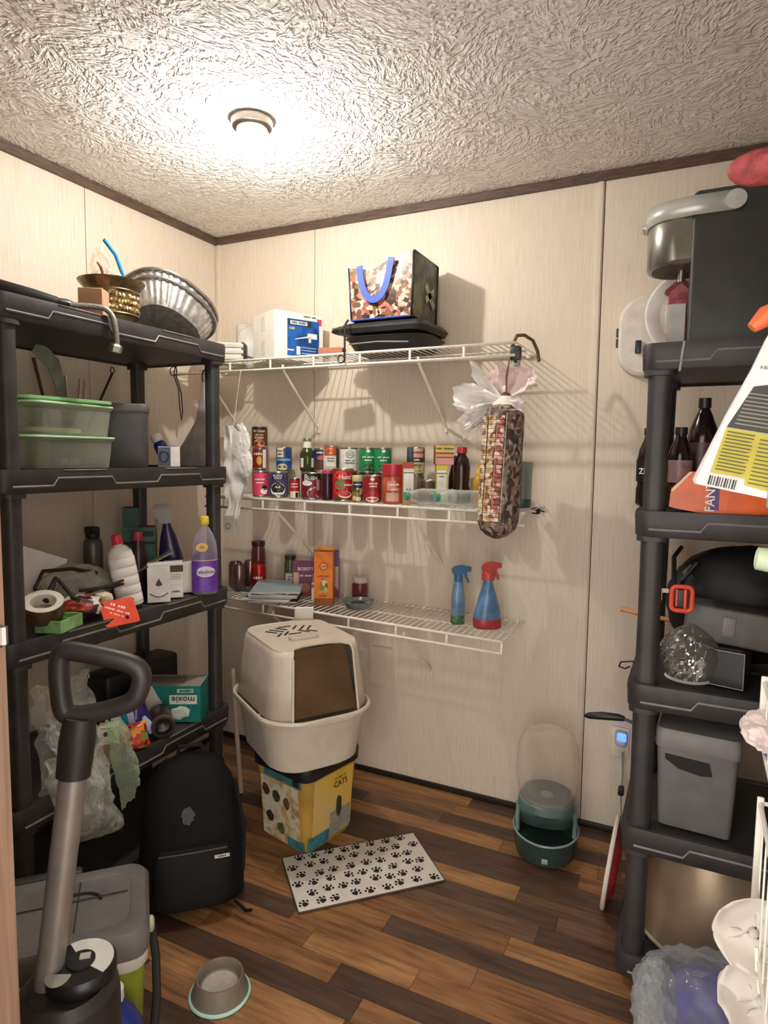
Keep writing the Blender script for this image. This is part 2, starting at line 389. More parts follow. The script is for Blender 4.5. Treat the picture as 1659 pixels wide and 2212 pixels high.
wr = struct(MB().box((XR+.05, -1.0, HC/2), (.08, 2.3, HC)).build('wall_right', M('3c3026', .9)))
for (a, b) in ((-1.2, 0), (-2.15, -1.2)):
    MB().box((XR+.0045, (a+b)/2, HC/2), (.009, b-a-.003, HC)).build('panel', WALL, wr)
JX0, JX1, DH = 1.429, 2.335, 2.04
wf = MB(); wf.box((JX0/2-.03, YF-.05, HC/2), (JX0-.06+.1, .10, HC)); wf.box(((JX1+XR)/2+.03, YF-.05, HC/2), (XR-JX1-.02, .10, HC)); wf.box(((JX0+JX1)/2, YF-.05, (DH+HC)/2+.01), (JX1-JX0+.1, .10, HC-DH-.02))
struct(wf.build('wall_front', M('86705a', .6, var=.10, vs=2, stretch=(60, 60, 2))))
JAMB = M('826755', .6, var=.12, vs=3, stretch=(40, 40, 1.5), bump=.05)
jb = MB(); jb.rbox((JX0-.011, YF-.05, DH/2), (.022, .118, DH), .003); jb.rbox((JX1+.011, YF-.05, DH/2), (.022, .118, DH), .003); jb.rbox(((JX0+JX1)/2, YF-.05, DH+.011), (JX1-JX0+.044, .118, .022), .003)
jo = struct(jb.build('trim_5', JAMB))
sp = MB(); sp.rbox((JX0+.0015, YF-.012, 1.215), (.003, .030, .026), .001); sp.tube([(JX0+.002, YF+.004, 1.215+.010*k) for k in (-1, 0, 1)], .005, 8)
sp.build('strike_plate', STEEL, jo)
struct(MB().box((XR/2, -1.07, HC+.03), (XR+.2, 2.2, .06)).build('ceiling', CEIL))
tr = struct(MB().box((XR/2, -.008, 2.4235), (XR, .016, .032)).build('trim_1', BROWNTRIM))
tr = struct(MB().box((.009, -1.025, 2.4235), (.018, 2.05, .032)).build('trim_2', BROWNTRIM))
struct(MB().box((XR-.009, -1.025, 2.4235), (.018, 2.05, .032)).build('trim_3', BROWNTRIM))
struct(MB().box((XR/2, YF+.009, 2.4235), (XR, .018, .032)).build('trim_4', BROWNTRIM))
struct(MB().rbox((XR/2, -.006, .012), (XR, .012, .024), .003).build('shadow_gap_back', M('1c1613', .5, var=.2)))  # black strip coloured as the shadow gap under the wall panels
struct(MB().rbox((.006, -1.02, .012), (.012, 2.0, .024), .003).build('shadow_gap_left', M('1c1613', .5, var=.2)))  # same painted gap shadow carried along the left wall
# floor: narrow wood-look planks laid along the back wall, each its own piece
fl = struct(MB().box((XR/2, -1.6, -.03), (XR+.2, 3.3, .05)).build('floor', M('241a14', .8)))
rng = random.Random(21); y = -.002; PW = .078
while y > -2.5:
    x = -rng.uniform(0, .6)
    while x < XR:
        ln = rng.choice((.34, .46, .58, .72, .9)); a, b = max(x, 0), min(x+ln, XR)
        if b-a > .03:
            m = MB(); m.box((0, 0, 0), (b-a-.0012, PW-.0012, .005))
            m.build('plank', PLANK, fl, ((a+b)/2, y-PW/2, -.0025+rng.uniform(-.0003, 0)))
        x += ln
    y -= PW
# open door leaf standing along the right, outside the picture's edge
dl = struct(MB().rbox((2.3175, -1.62, 1.02), (.035, .84, 2.0), .003).build('door_1', M('cfc0aa', .5, var=.05)))
MB().lathe([(.012, 0), (.012, .02), (.026, .03), (.028, .045), (.02, .058), (.001, .06)], 20, xf=X.Translation((2.3, -1.27, .95)) @ X.Rotation(-pi/2, 4, 'Y')).build('door_knob', STEEL, dl)

# outlet with a blue night light, small wall patch frame
t = thing('wall_outlet', 'white wall outlet plate with a glowing blue night light, beside the black shelf post', 'outlet', (1.905, 0, .36))
MB().rbox((0, -.004, 0), (.070, .007, .116), .003).build('plate', M('e2d9c8', .4), t)
pl = MB(); pl.rbox((.004, -.0085, -.022), (.034, .004, .034), .0015); o = pl.build('socket', M('d8cfbe', .4), t)
nl = MB(); nl.rbox((.006, -.020, .022), (.042, .030, .058), .012, 3); nl.build('night_light', M('cfc9c4', .4), t)
gl = MB(); gl.rbox((.010, -.037, .034), (.032, .010, .030), .008, 3); part(gl.build('glowing_lens', M('2a49ff', .3, emit=3.5, var=.05), t), 'glowing blue lens')
t = thing('wall_patch_frame', 'thin cream moulding frame on the wall below the lowest wire shelf', 'moulding', (.91, 0, .5))
for (c, d) in (((.055, -.004, 0), (.008, .007, .19)), ((-.055, -.004, 0), (.008, .007, .19)), ((0, -.004, -.092), (.11, .007, .008)), ((0, -.004, .092), (.11, .007, .008))):
    MB().rbox(c, d, .002).build('frame_strip', WALL, t)

# ------------------------------------------------------------------ white wire shelves on the back wall
def wire_shelf(label, z, x0, x1, tilt, braces, drop):
    t = thing('wire_shelf', label, 'shelf', (x0, 0, z), group='wire shelves on the back wall', rot=(0, tilt, 0))
    L = x1-x0; D = .318
    for nm, yy, zz, r in (('front_rod', -D, -.004, .0052), ('lip_rod', -D-.002, -.046, .0052), ('back_rod', -.010, -.004, .0035), ('middle_rod', -.165, -.0085, .0035)):
        MB().tube([(0, yy, zz), (L, yy, zz)], r, 8).build(nm, WIRE, t)
    wm = MB().tube([(0, -.004, -.001), (0, -D+.002, -.001)], .0017, 6).mesh('wire', WIRE)
    n = int(L/.0254)
    for k in range(n+1):
        o = bpy.data.objects.new('wire', wm); COL.objects.link(o); o.parent = t; o.location = (.004+k*(L-.008)/n, 0, .001)
    sm = MB().rbox((0, -D-.001, -.025), (.009, .005, .046), .002).mesh('lip_strut', WIRE)
    k = .10
    while k < L:
        o = bpy.data.objects.new('lip_strut', sm); COL.objects.link(o); o.parent = t; o.location = (k, 0, 0); k += .205
    for (bx, dx) in braces:
        m = MB(); m.tube([(bx-x0, -D+.006, -.03), (bx-x0, -D+.012, -.055), (bx-x0+dx, -.008, -drop), (bx-x0+dx, -.004, -drop-.02)], .0055, 8)
        br = m.build('support_brace', WIRE, t)
    for kx in (.03, L*.35, L*.68, L-.03):
        MB().rbox((kx, -.008, -.004), (.016, .012, .018), .003).build('wall_clip', WHITE, t)
    return t
wire_shelf('topmost white wire shelf, with the tote bag and white box on it', 1.810, .035, 1.548, 0, ((.20, -.06), (.60, -.02), (1.19, 0)), .27)
wire_shelf('middle white wire shelf, crowded with cans and jars', 1.240, .20, 1.60, .004, ((.57, -.02), (1.185, 0)), .26)
wire_shelf('lowest white wire shelf, with the orange box and spray bottles', .806, .20, 1.535, .022, ((.55, 0), (1.15, .0)), .27)
# ------------------------------------------------------------------ black plastic shelving units
def shelf_unit(label, x0, y0, lx, ly, tops, th, post, front_axis, post_ins):
    """moulded shelves on hollow posts; x0,y0 is the corner with the smallest x and y"""
    t = thing('plastic_shelving_unit', label, 'shelving unit', (x0+lx/2, y0+ly/2, 0))
    for zt in tops:
        m = MB(); h = th
        rings = [rrect(lx-.03, ly-.03, .03, zt-h+.008), rrect(lx-.012, ly-.012, .035, zt-h), rrect(lx-.006, ly-.006, .035, zt-h+.004), rrect(lx, ly, .038, zt-.012), rrect(lx-.004, ly-.004, .036, zt), rrect(lx-.03, ly-.03, .03, zt), rrect(lx-.034, ly-.034, .03, zt-.006)]
        m.loft(rings, smooth=True); s = m.build('shelf', BLACK, t)
        tl = MB()   # raised worn outline moulded into the long lip
        if front_axis == 'x':
            xx = lx/2-.001; P = [(-.42, .3), (-.30, .3), (-.285, .62), (-.10, .62), (-.085, .3), (.085, .3), (.10, .62), (.285, .62), (.30, .3), (.42, .3)]
            f = lambda a, b: (xx+.0005, a*ly/.914, zt-h+b*h)
        else:
            P = [(-.20, .3), (-.14, .3), (-.125, .7), (.125, .7), (.14, .3), (.20, .3)] if lx < .6 else [(-.42, .3), (-.30, .3), (-.285, .62), (-.10, .62), (-.085, .3), (.085, .3), (.10, .62), (.285, .62), (.30, .3), (.42, .3)]
            f = lambda a, b: (a*lx/(.457 if lx < .6 else .914), -ly/2-.0005+.001, zt-h+b*h)
        tl.tube([f(a, b) for a, b in P], .0034, 6); tl.build('moulded_ridge', M('7a7571', .5), s)
        if front_axis == 'x':
            for q in ((-.285, -.10), (.10, .285)):
                tl = MB(); tl.tube([f(q[0]+.02, .95), f(q[1]-.02, .95)], .0022, 6); tl.build('moulded_ridge', M('77726d', .5), s)
        for sx in (-1, 1):
            for sy in (-1, 1):
                k = MB(); px, py = sx*(lx/2-post_ins[0]), sy*(ly/2-post_ins[1])
                k.loft([rrect(post*1.35, post*1.35, post*.4, zt-h-.012, c=(px, py)), rrect(post*1.35, post*1.35, post*.4, zt-h+.01, c=(px, py))])
                if zt > .12: k.build('post_socket', BLACK, s)
    zz = sorted(tops)
    for i in range(len(zz)-1):
        a, b = zz[i]-.005, zz[i+1]-th-.004
        m = MB(); m.loft([rrect(post, post, post*.35, a), rrect(post*.96, post*.96, post*.35, (a+b)/2), rrect(post, post, post*.35, b)]); me = m.mesh('post', BLACK)
        for sx in (-1, 1):
            for sy in (-1, 1):
                o = bpy.data.objects.new('post', me); COL.objects.link(o); o.parent = t; o.location = (sx*(lx/2-post_ins[0]), sy*(ly/2-post_ins[1]), 0)
    return t
LT = (1.828, 1.372, .905, .435, .075)
shelf_unit('black plastic five-tier shelving unit along the left wall', .05, -1.44, .457, .915, LT, .066, .048, 'x', (.038, .055))
RT = (1.705, 1.290, .842, .455, .100)
shelf_unit('black plastic shelving unit cut off by the right edge of the picture', 1.978, -.755, .90, .44, RT, .066, .056, 'y', (.045, .045))

# ------------------------------------------------------------------ left unit, top shelf
Z = LT[0]
t = thing('umbrella', 'black folded umbrella lying at the left end of the top shelf', 'umbrella', (.35, -1.30, Z+.022))
m = MB(); m.tube([(-.20, -.10, .03), (-.10, -.07, .028), (0, -.03, .02), (.06, .04, .006), (.085, .10, -.001)], [.010, .022, .026, .021, .016], 12); m.build('canopy', BLACK2, t)
m = MB(); m.tube([(.085, .10, -.001), (.092, .125, -.003), (.098, .15, -.004)], [.014, .017, .012], 12); m.build('handle', M('191919', .3), t)
t = thing('supply_hose', 'braided metal supply hose with a hex nut bent over the shelf lip', 'hose', (.46, -1.10, Z))
pts = [(-.10, -.17, .012), (-.03, -.10, .016), (.02, -.03, .022), (.052, .005, .02), (.063, .022, -.004), (.066, .028, -.045), (.066, .030, -.080)]
sm = []
for i in range(len(pts)-1):
    for k in range(5):
        a, b = V(pts[i]), V(pts[i+1]); sm.append(a.lerp(b, k/5))
sm.append(V(pts[-1]))
for _ in range(3): sm = [sm[0]]+[(sm[i-1]+sm[i]*2+sm[i+1])/4 for i in range(1, len(sm)-1)]+[sm[-1]]
MB().tube(sm, .0085, 12).build('hose', M('8f8b82', .35, .7, bump=.8, bs=420), t)
n = MB(); n.lathe([(.009, .0), (.012, -.004), (.019, -.008), (.019, -.026), (.016, -.030), (.0125, -.030), (.0125, -.012)], 6, smooth=False, capt=True, xf=X.Translation((.066, .030, -.078)) @ X.Rotation(.35, 4, 'Y'))
n.build('hex_nut', CHROME, t)
tag(MB().rbox((0, 0, .05), (.075, .060, .10), .002, 1).build('small_carton', M('b48a6c', .8), loc=(.385, -1.03, Z), rot=(0, 0, R(30))), 'small plain tan cardboard carton beside the brass pot', 'box')
# brass pot
t = thing('brass_pot', 'embossed brass planter pot on the top black shelf', 'pot', (.335, -.915, Z))
BR = M('7d6b4e', .34, .85, var=.25, vs=25)
m = MB(); m.lathe([(.062, 0), (.064, .006), (.072, .03), (.080, .040), (.078, .046), (.080, .052), (.082, .090), (.080, .118), (.083, .124), (.090, .135), (.104, .150), (.106, .155), (.100, .157), (.086, .14), (.076, .12), (.070, .02), (.001, .015)], 48, capt=False); m.build('body', BR, t)
m = MB(); rg = random.Random(3)
for k in range(46):
    for j in range(3):
        a = 2*pi*(k+.5*(j % 2))/46; zc = .062+.02*j; r = .0815
        m.blob((r*cos(a), r*sin(a), zc+rg.uniform(-.003, .003)), (.006, .006, .0085), .25, 2, k+j*50, 1, smooth=True)
o = m.build('relief_band', M('b09a6a', .3, .85, var=.3, vs=60), t); o['kind'] = 'stuff'
for zz in (.045, .121):
    MB().tube([(.083*cos(2*pi*k/40), .083*sin(2*pi*k/40), zz) for k in range(40)], .0035, 8, closed=True).build('rim_bead', BR, t)
o = MB(); o.blob((0, 0, .03), (.055, .05, .055), .3, 2.5, 4, 4, crumple=True); o.blob((-.035, 0, .09), (.025, .025, .075), .3, 2.8, 9, 4, crumple=True)
tag(o.build('clear_bag', MC('faf7f2', .05, .15), loc=(.33, -.925, Z+.10)), 'crumpled clear plastic bag stuffed in the brass pot', 'bag')
st = MB(); st.tube([(.0, .06, -.06), (.0, .028, .045), (.0, -.015, .130), (.0, -.060, .165)], .0060, 10)
tag(st.build('drinking_straw', M('1b86c9', .35), loc=(.35, -.895, Z+.115)), 'bright blue bent drinking straw sticking out of the brass pot', 'straw')
tw = MB(); tw.tube([(0, 0, 0), (.01, -.02, .03), (.005, -.03, .045)], [.004, .005, .003], 7); tw.tube([(.008, -.018, .025), (.02, -.03, .03)], .003, 6)
tag(tw.build('dry_twig', M('7b5636', .8), loc=(.37, -.975, Z+.148)), 'short dry brown twig poking over the rim of the brass pot', 'twig')
# foil roasting pans
def foil(label, loc, rot, w_, d, h, flute):
    t = thing('foil_roasting_pan', label, 'pan', loc, group='foil pans on the top black shelf', rot=rot)
    n = 144; rings = []
    for (k, zz, fl, off) in ((.74, 0, 0, 0), (.76, .004, .2, 0), (.84, h*.35, 1, 0), (.92, h*.7, 1, 0), (.985, h, .6, 0), (1.0, h+.004, 0, 0), (1.06, h+.004, 0, 0), (1.07, h, 0, 0), (1.045, h-.002, 0, 0)):
        rr = []
        for j in range(n):
            a = 2*pi*j/n; c, s_ = cos(a), sin(a); f = 1+(.020*fl*flute*(1 if (j//2) % 2 else -1))
            rr.append((w_/2*k*f*abs(c)**.85*(1 if c >= 0 else -1), d/2*k*f*abs(s_)**.85*(1 if s_ >= 0 else -1), zz+.002*noise.noise(V((c*3, s_*3, zz*20)))))
        rings.append(rr)
    m = MB(); m.loft(rings, capt=False, smooth=True); b = m.build('pan', M('b9b5ae', .34, .7, var=.15, vs=40, bump=.5, bs=90), t)
    m = MB(); m.tube([rings[6][j] for j in range(0, n, 2)], .0035, 6, closed=True); m.build('rolled_rim', M('c9c6c0', .28, .9), t)
    return t
foil('lower of two fluted foil roasting pans, its dark base toward the room', (.275, -.610, Z+.062), (R(-27), R(-17), R(0)), .285, .35, .080, 1)
foil('upper of two fluted foil roasting pans nested together', (.262, -.592, Z+.098), (R(-27), R(-17), R(0)), .295, .36, .072, 1)
# ------------------------------------------------------------------ left unit, second shelf
Z = LT[1]
def food_box(label, z, seed):
    t = thing('food_container', label, 'container', (.315, -1.135, z), 3 if seed else -2, 'clear food containers with green lids')
    a, b, h = .215, .315, .082
    m = MB(); m.loft([rrect(a*.86, b*.90, .03, .002), rrect(a*.88, b*.92, .035, 0), rrect(a*.97, b*.975, .04, h), rrect(a, b, .04, h+.002), rrect(a, b, .04, h+.006), rrect(a*.95, b*.955, .04, h+.006), rrect(a*.86, b*.90, .035, .004)], capb=False, capt=True); m.build('tub', MC('e8ebdf', .07, .12), t)
    m = MB(); m.loft([rrect(a+.004, b+.004, .042, h+.0068), rrect(a+.008, b+.008, .044, h+.010), rrect(a+.004, b+.004, .042, h+.0145), rrect(a-.02, b-.02, .036, h+.0145), rrect(a-.026, b-.026, .034, h+.0115)]); m.build('lid', M('a9cf9a', .35), t)
    return t
food_box('lower clear food container with a green lid, next to the grey bin', Z, 0)
food_box('upper clear food container with a green lid, stacked on the lower one', Z+.098, 1)
o = MB(); o.loft([rrect(.20, .285, .04, 0), rrect(.214, .305, .042, .004), rrect(.214, .305, .042, .012), rrect(.19, .28, .036, .0125), rrect(.18, .27, .034, .009)])
tag(o.build('container_lid', M('93c48a', .35), loc=(.31, -1.13, Z+.1975), rot=(0, 0, R(-5))), 'loose green lid lying on top of the stacked containers', 'lid')
# things inside the tubs
tag(MB().rbox((0, 0, .014), (.05, .12, .022), .004).build('wrapped_bar', M('8c8272', .5, var=.3, vs=50), loc=(.36, -1.10, Z+.006), rot=(0, 0, R(20))), 'dull wrapped bar seen inside the lower clear container', 'packet')
tag(MB().rbox((0, 0, .010), (.10, .15, .016), .005).build('folded_napkin', M('dcd6c6', .8), loc=(.32, -1.15, Z+.104), rot=(0, 0, R(-14))), 'pale folded napkin inside the upper clear container', 'napkin')
# utensils behind, standing in a crock
t = thing('utensil_crock', 'dark crock holding utensils behind the food containers', 'crock', (.125, -.93, Z))
MB().lathe([(.055, 0), (.06, .004), (.062, .15), (.064, .155), (.056, .155), (.054, .01), (.001, .008)], 28, capt=False).build('body', M('3a3733', .4), t)
m = MB(); sp_pts = [(-.95, 1.46, .010), (-.972, 1.59, .012), (-.985, 1.66, .020), (-1.003, 1.715, .027), (-1.035, 1.742, .026), (-1.070, 1.762, .019)]
rings = []
for k_, (y_, z_, hw) in enumerate(sp_pts):
    a_ = sp_pts[max(0, k_-1)]; b_ = sp_pts[min(len(sp_pts)-1, k_+1)]; dy, dz = b_[0]-a_[0], b_[1]-a_[1]; L_ = sqrt(dy*dy+dz*dz); ny, nz = -dz/L_*hw, dy/L_*hw
    rings.append([(.150, y_-ny, z_-nz), (.154, y_-ny, z_-nz), (.154, y_+ny, z_+nz), (.150, y_+ny, z_+nz)])
m.loft(rings, smooth=False)
sp_ = m.build('spatula', M('8d9083', .5, var=.15))
tag(sp_, 'grey-green kitchen spatula bent at the neck, standing behind the containers', 'spatula')
def utensil(name, label, cat, base, tip, r, mat, tip_fn=None):
    d = V(tip)-V(base); m = MB(); m.tube([(0, 0, 0), d*.5, d], [r*.8, r, r*1.1], 8)
    o = thing(name, label, cat, base); m.build('handle', mat, o)
    if tip_fn: tip_fn(o, d)
    return o
DRK = M('2f211a', .4); GRY = M('b7b2a8', .3, .8)
def ring_end(o, d): MB().tube([(d.x, d.y+.009*cos(2*pi*k/14), d.z+.011+.011*sin(2*pi*k/14)) for k in range(14)], .002, 6, closed=True).build('hang_ring', DRK, o)
utensil('kitchen_tongs', 'dark slim kitchen tongs left of the grey-green spatula', 'tongs', (.105, -.955, Z+.02), (.11, -1.045, Z+.36), .005, DRK)
utensil('barbecue_skewer', 'thin dark rod leaning far left behind the shelf post', 'skewer', (.12, -.93, Z+.03), (.10, -1.26, Z+.30), .0025, DRK)
utensil('roasting_fork', 'dark fork handle with a hanging ring leaning right toward the rear post', 'fork', (.12, -.905, Z+.03), (.125, -.735, Z+.345), .004, DRK, ring_end)
utensil('butter_knife', 'steel knife handle with the brightest gleam among the utensils', 'knife', (.14, -.93, Z+.04), (.15, -.955, Z+.31), .006, GRY)
utensil('steel_spoon', 'left one of two short steel handles in the crock', 'spoon', (.14, -.915, Z+.04), (.155, -.90, Z+.305), .005, GRY)
utensil('steel_whisk', 'right one of two short steel handles in the crock', 'whisk', (.145, -.90, Z+.04), (.155, -.878, Z+.30), .0055, GRY)
# grey bin
t = thing('grey_bin', 'dark grey plastic bin with a notch in its rim on the second black shelf', 'bin', (.355, -.88, Z), 42)
m = MB(); a, b = .135, .125
m.loft([rrect(a*.90, b*.90, .014, 0), rrect(a*.92, b*.92, .016, .003), rrect(a*.97, b*.97, .018, .185)]); m.build('body', M('4b4848', .5, bump=.1, bs=250), t)
m = MB(); m.loft([rrect(a, b, .02, .185), rrect(a*1.03, b*1.03, .022, .19), rrect(a*1.03, b*1.03, .022, .206), rrect(a*.98, b*.98, .02, .212)]); m.build('lid', M('5f5b5a', .5, bump=.2, bs=250), t)
MB().rbox((.03, .0, .2125), (.03, .02, .004), .001).build('lid_notch', M('151414', .5), t)
# small pink and white medicine box, blue bottle on top
t = thing('medicine_box', 'small pink and white carton with blue ovals on the second black shelf', 'box', (.38, -.715, Z), 46)
m = MB(); m.box((0, 0, .036), (.075, .05, .072), [3, 4, 0, 1, 0, 0]); m.build('carton', [M('e9e3dc', .6), M('d8465a', .55), M('22508a', .5), M('55565c', .5), M('eeeae6', .6)], t)
m = MB(); m.box((-.016, -.0254, .036), (.042, .0006, .068), 0); m.build('dark_panel', M('4c525c', .5), t)
for (xx, zz) in ((-.017, .05),): MB().tube([(xx+.015*cos(2*pi*k/18), -.0258, zz-.012+.018*sin(2*pi*k/18)) for k in range(18)], .003, 6, closed=True).build('oval_mark', M('1d3c6c', .5), t)
m = MB(); m.tube([(.01+.017*cos(2*pi*k/18), .006+.013*sin(2*pi*k/18), .0728) for k in range(18)], .0022, 6, closed=True); m.build('oval_mark', M('22508a', .5), t)
t = thing('pill_bottle', 'blue bottle with a white cap leaning behind the pink and white carton', 'bottle', (.295, -.625, Z+.002), rot=(R(12), R(-22), 0))
MB().lathe([(.022, 0), (.024, .004), (.024, .085), (.02, .095), (.015, .098)], 20).build('body', M('27338f', .35), t)
MB().lathe([(.02, .098), (.021, .101), (.021, .124), (.018, .128), (.001, .128)], 20, capt=False).build('cap', M('e6e3dd', .4), t)
# grey bag hanging on the wire shelf's front rod
t = thing('hanging_grey_bag', 'smooth grey plastic bag hanging from the topmost wire shelf behind the black post', 'bag', (.265, -.368, 1.40))
prof = [(.020, .315, .0), (.022, .29, .0), (.030, .22, -.008), (.036, .16, -.016), (.062, .10, -.03), (.105, .03, -.045), (.118, -.05, -.05), (.112, -.10, -.05)]
rings = []
for (hw, zz, off) in prof:
    rings.append([(off*1.0+hw*cos(2*pi*k/28)-.02*(.3-zz), (.010+hw*.28)*sin(2*pi*k/28)*(1+.12*sin(5*2*pi*k/28+zz*30))-.012, zz+.0) for k in range(28)])
m = MB(); m.loft(rings); m.build('bag', M('a39d97', .55, var=.1, bump=.1, bs=15), t)
m = MB(); m.tube([(.0+.014*cos(2*pi*k/16), -.02, .335+.03*sin(2*pi*k/16)) for k in range(16)], .004, 6, closed=True); m.build('handle_loop', M('28231f', .5), t)
m = MB(); m.tube([(.004, .014, .40), (.006, .012, .375), (.004, -.016, .36)], .003, 6); m.tube([(.006, .03, .412), (.02, .045, .41), (.025, .04, .40)], .003, 6); m.build('hook', WHITE, t)
# dark cords looped on the end of the top wire shelf
t = thing('looped_twine', 'thin black cord looped over the left end of the topmost wire shelf', 'cord', (.045, -.315, 1.80))
m = MB(); P = [(0, -.012, .0), (-.003, -.016, -.04), (.018, -.012, -.10), (.022, -.01, -.18), (.03, -.01, -.235), (.038, -.01, -.20), (.034, -.012, -.12), (.012, -.016, -.05), (.004, -.010, .004)]
m.tube(P, .0024, 7); m.tube([(-.01+.02*cos(2*pi*k/12), -.012, -.022+.02*sin(2*pi*k/12)) for k in range(12)], .0022, 6, closed=True); m.build('cord', M('2a1c12', .5), t)

# ------------------------------------------------------------------ left unit, third shelf
Z = LT[2]
# white pad leaning at the back
t = thing('paper_pad', 'white paper pad leaning askew behind the roll of tape', 'paper', (.235, -1.225, Z+.002), rot=(R(-16), 0, R(52)))
m = MB(); m.box((0, 0, .10), (.15, .006, .19), xf=X.Rotation(R(22), 4, 'Y') @ X.Translation((0, 0, .02))); m.build('sheets', PAPER, t)
m = MB(); m.tube([(-.01, -.005, .05), (-.012, -.005, .10), (-.02, -.005, .13)], .0012, 5); m.build('pen_line', M('77706a', .8), t)
t = thing('duct_tape_roll', 'roll of tape with a white core lying on the small green tray', 'tape', (.435, -1.275, Z+.043), rot=(R(14), R(20), 0))
m = MB(); m.lathe([(.038, 0), (.053, 0), (.0545, .003), (.0545, .046), (.053, .049), (.038, .049), (.038, 0)], 40, capb=False, capt=False); m.build('tape', M('4d3b26', .35, var=.25, vs=40), t)
m = MB(); m.lathe([(.036, .001), (.0405, .0495), (.054, .0498), (.054, .051), (.036, .051), (.034, .049), (.034, .001)], 40, capb=False, capt=False); m.build('core', M('d9d2c4', .7), t)
m = MB(); m.lathe([(.034, .012), (.034, .014)], 30); m.build('core_print', MP(['b9b09a', '98907c', '5a5348'], 30, 'n', .8), t)
t = thing('green_tray', 'small open green plastic tray at the front edge of the third black shelf', 'tray', (.462, -1.245, Z), 20)
m = MB(); a, b, h = .075, .105, .036; GT = M('7fae6b', .6, var=.15, vs=40)
m.box((0, 0, .002), (a, b, .004)); o = m.build('base', GT, t)
for c, d in (((a/2, 0, h/2), (.005, b+.005, h)), ((-a/2, 0, h/2), (.005, b+.005, h)), ((0, b/2, h/2), (a, .005, h)), ((0, -b/2, h/2), (a, .005, h)), ((0, .012, h*.45), (a-.004, .004, h*.85))):
    MB().rbox(c, d, .001, 1).build('side', GT, t)
# orange card
t = thing('orange_tag', 'orange-red card with white print lying over the shelf lip', 'card', (.500, -1.060, Z+.014), rot=(R(0), R(58), R(-12)))
m = MB(); m.prism(rrect(.085, .115, .008), -.001, .001); m.build('card', M('e0492c', .5), t)
q = X.Translation((.0, -.004, .0014)) @ X.Rotation(R(62), 4, 'Z')
txt('DO NOT', .014, M('f2ded2', .6), t, q @ X.Translation((-.005, .020, 0))); txt('REMOVE THIS TAG', .009, M('f2ded2', .6), t, q @ X.Translation((-.004, .004, 0))); txt('BY ORDER OF', .007, M('f2ded2', .6), t, q @ X.Translation((-.004, -.010, 0)))
m = MB(); m.lathe([(.0001, .0), (.0065, .0)], 16, capb=False, capt=False, xf=X.Translation((.022, .018, .0014))); m.build('punched_hole', M('1a1210', .8), t)
t = thing('red_packet', 'crumpled red and white packet under the tangle of black cable', 'packet', (.415, -1.135, Z+.004), 30)
m = MB(); m.blob((0, 0, .035), (.065, .05, .033), .22, 2.2, 5, 3); m.build('wrapper', MP(['a33b2e', '2d1c18', 'd8cfc4', 'c2513f', '3a2620'], 42, 'v', .4), t)
m = MB(); m.blob((.045, .055, .045), (.032, .022, .022), .3, 3, 8, 2); m.build('torn_end', M('d9cfae', .7), t)
t = thing('cable_bag', 'clear bag of black cable on the third black shelf', 'cable', (.33, -1.09, Z+.004), 0)
m = MB(); m.blob((0, 0, .075), (.07, .12, .070), .22, 2.0, 3, 3); m.build('bag', MC('e4e2d6', .16, .15), t)
BK = M('17130f', .45)
m = MB(); m.tube([(.075, -.15, .05), (.05, -.17, .11), (.02, -.12, .15), (.03, -.03, .145), (.05, .05, .12)], .006, 8); m.build('cable', BK, t)
m = MB(); m.tube([(.095, -.17, .075), (.085, -.145, .10), (.07, -.115, .135)], [.009, .010, .006], 8); m.build('plug', BK, t)
m = MB(); m.tube([(.07, -.11, .13), (.10, -.08, .07), (.12, -.04, .045), (.125, .02, .03)], .0055, 8); m.build('cable', BK, t)
m = MB(); m.tube([(.09, -.05, .085), (.10, .06, .078), (.10, .13, .08), (.11, .16, .05), (.12, .145, .025), (.115, .09, .03)], .0055, 8); m.build('cable', BK, t)
m = MB(); m.tube([(.085, -.02, .07), (.10, .11, .092), (.115, .20, .125)], [.004, .005, .004], 8); m.build('cable', M('3a2a17', .5), t)
# white ribbed bottle with red cap
t = thing('white_bottle', 'white ribbed bottle with a red cap, tilted left on the third black shelf', 'bottle', (.425, -.945, Z+.004), rot=(0, R(-10), R(47)))
m = MB(); m.loft([ell(.036, .026, 0, 28, p=2.6), ell(.041, .030, .004, 28, p=2.6), ell(.041, .030, .165, 28, p=2.6), ell(.038, .028, .185, 28), ell(.024, .022, .203, 28), ell(.015, .015, .208, 28), ell(.014, .014, .216, 28)]); m.build('body', M('d9d3cc', .4), t)
m = MB()
for k in range(5): m.loft([ell(.0418, .0308, .012+.031*k, 28, p=2.6), ell(.0424, .0314, .0135+.031*k, 28, p=2.6), ell(.0424, .0314, .0385+.031*k, 28, p=2.6), ell(.0418, .0308, .040+.031*k, 28, p=2.6)], capb=False, capt=False)
m.build('ribbed_sleeve', M('e9e5de', .45), t)
m = MB(); m.lathe([(.017, .212), (.018, .214), (.016, .240), (.013, .244), (.001, .244)], 20, capt=False); part(m.build('cap', M('c8353f', .4), t), 'red screw cap')
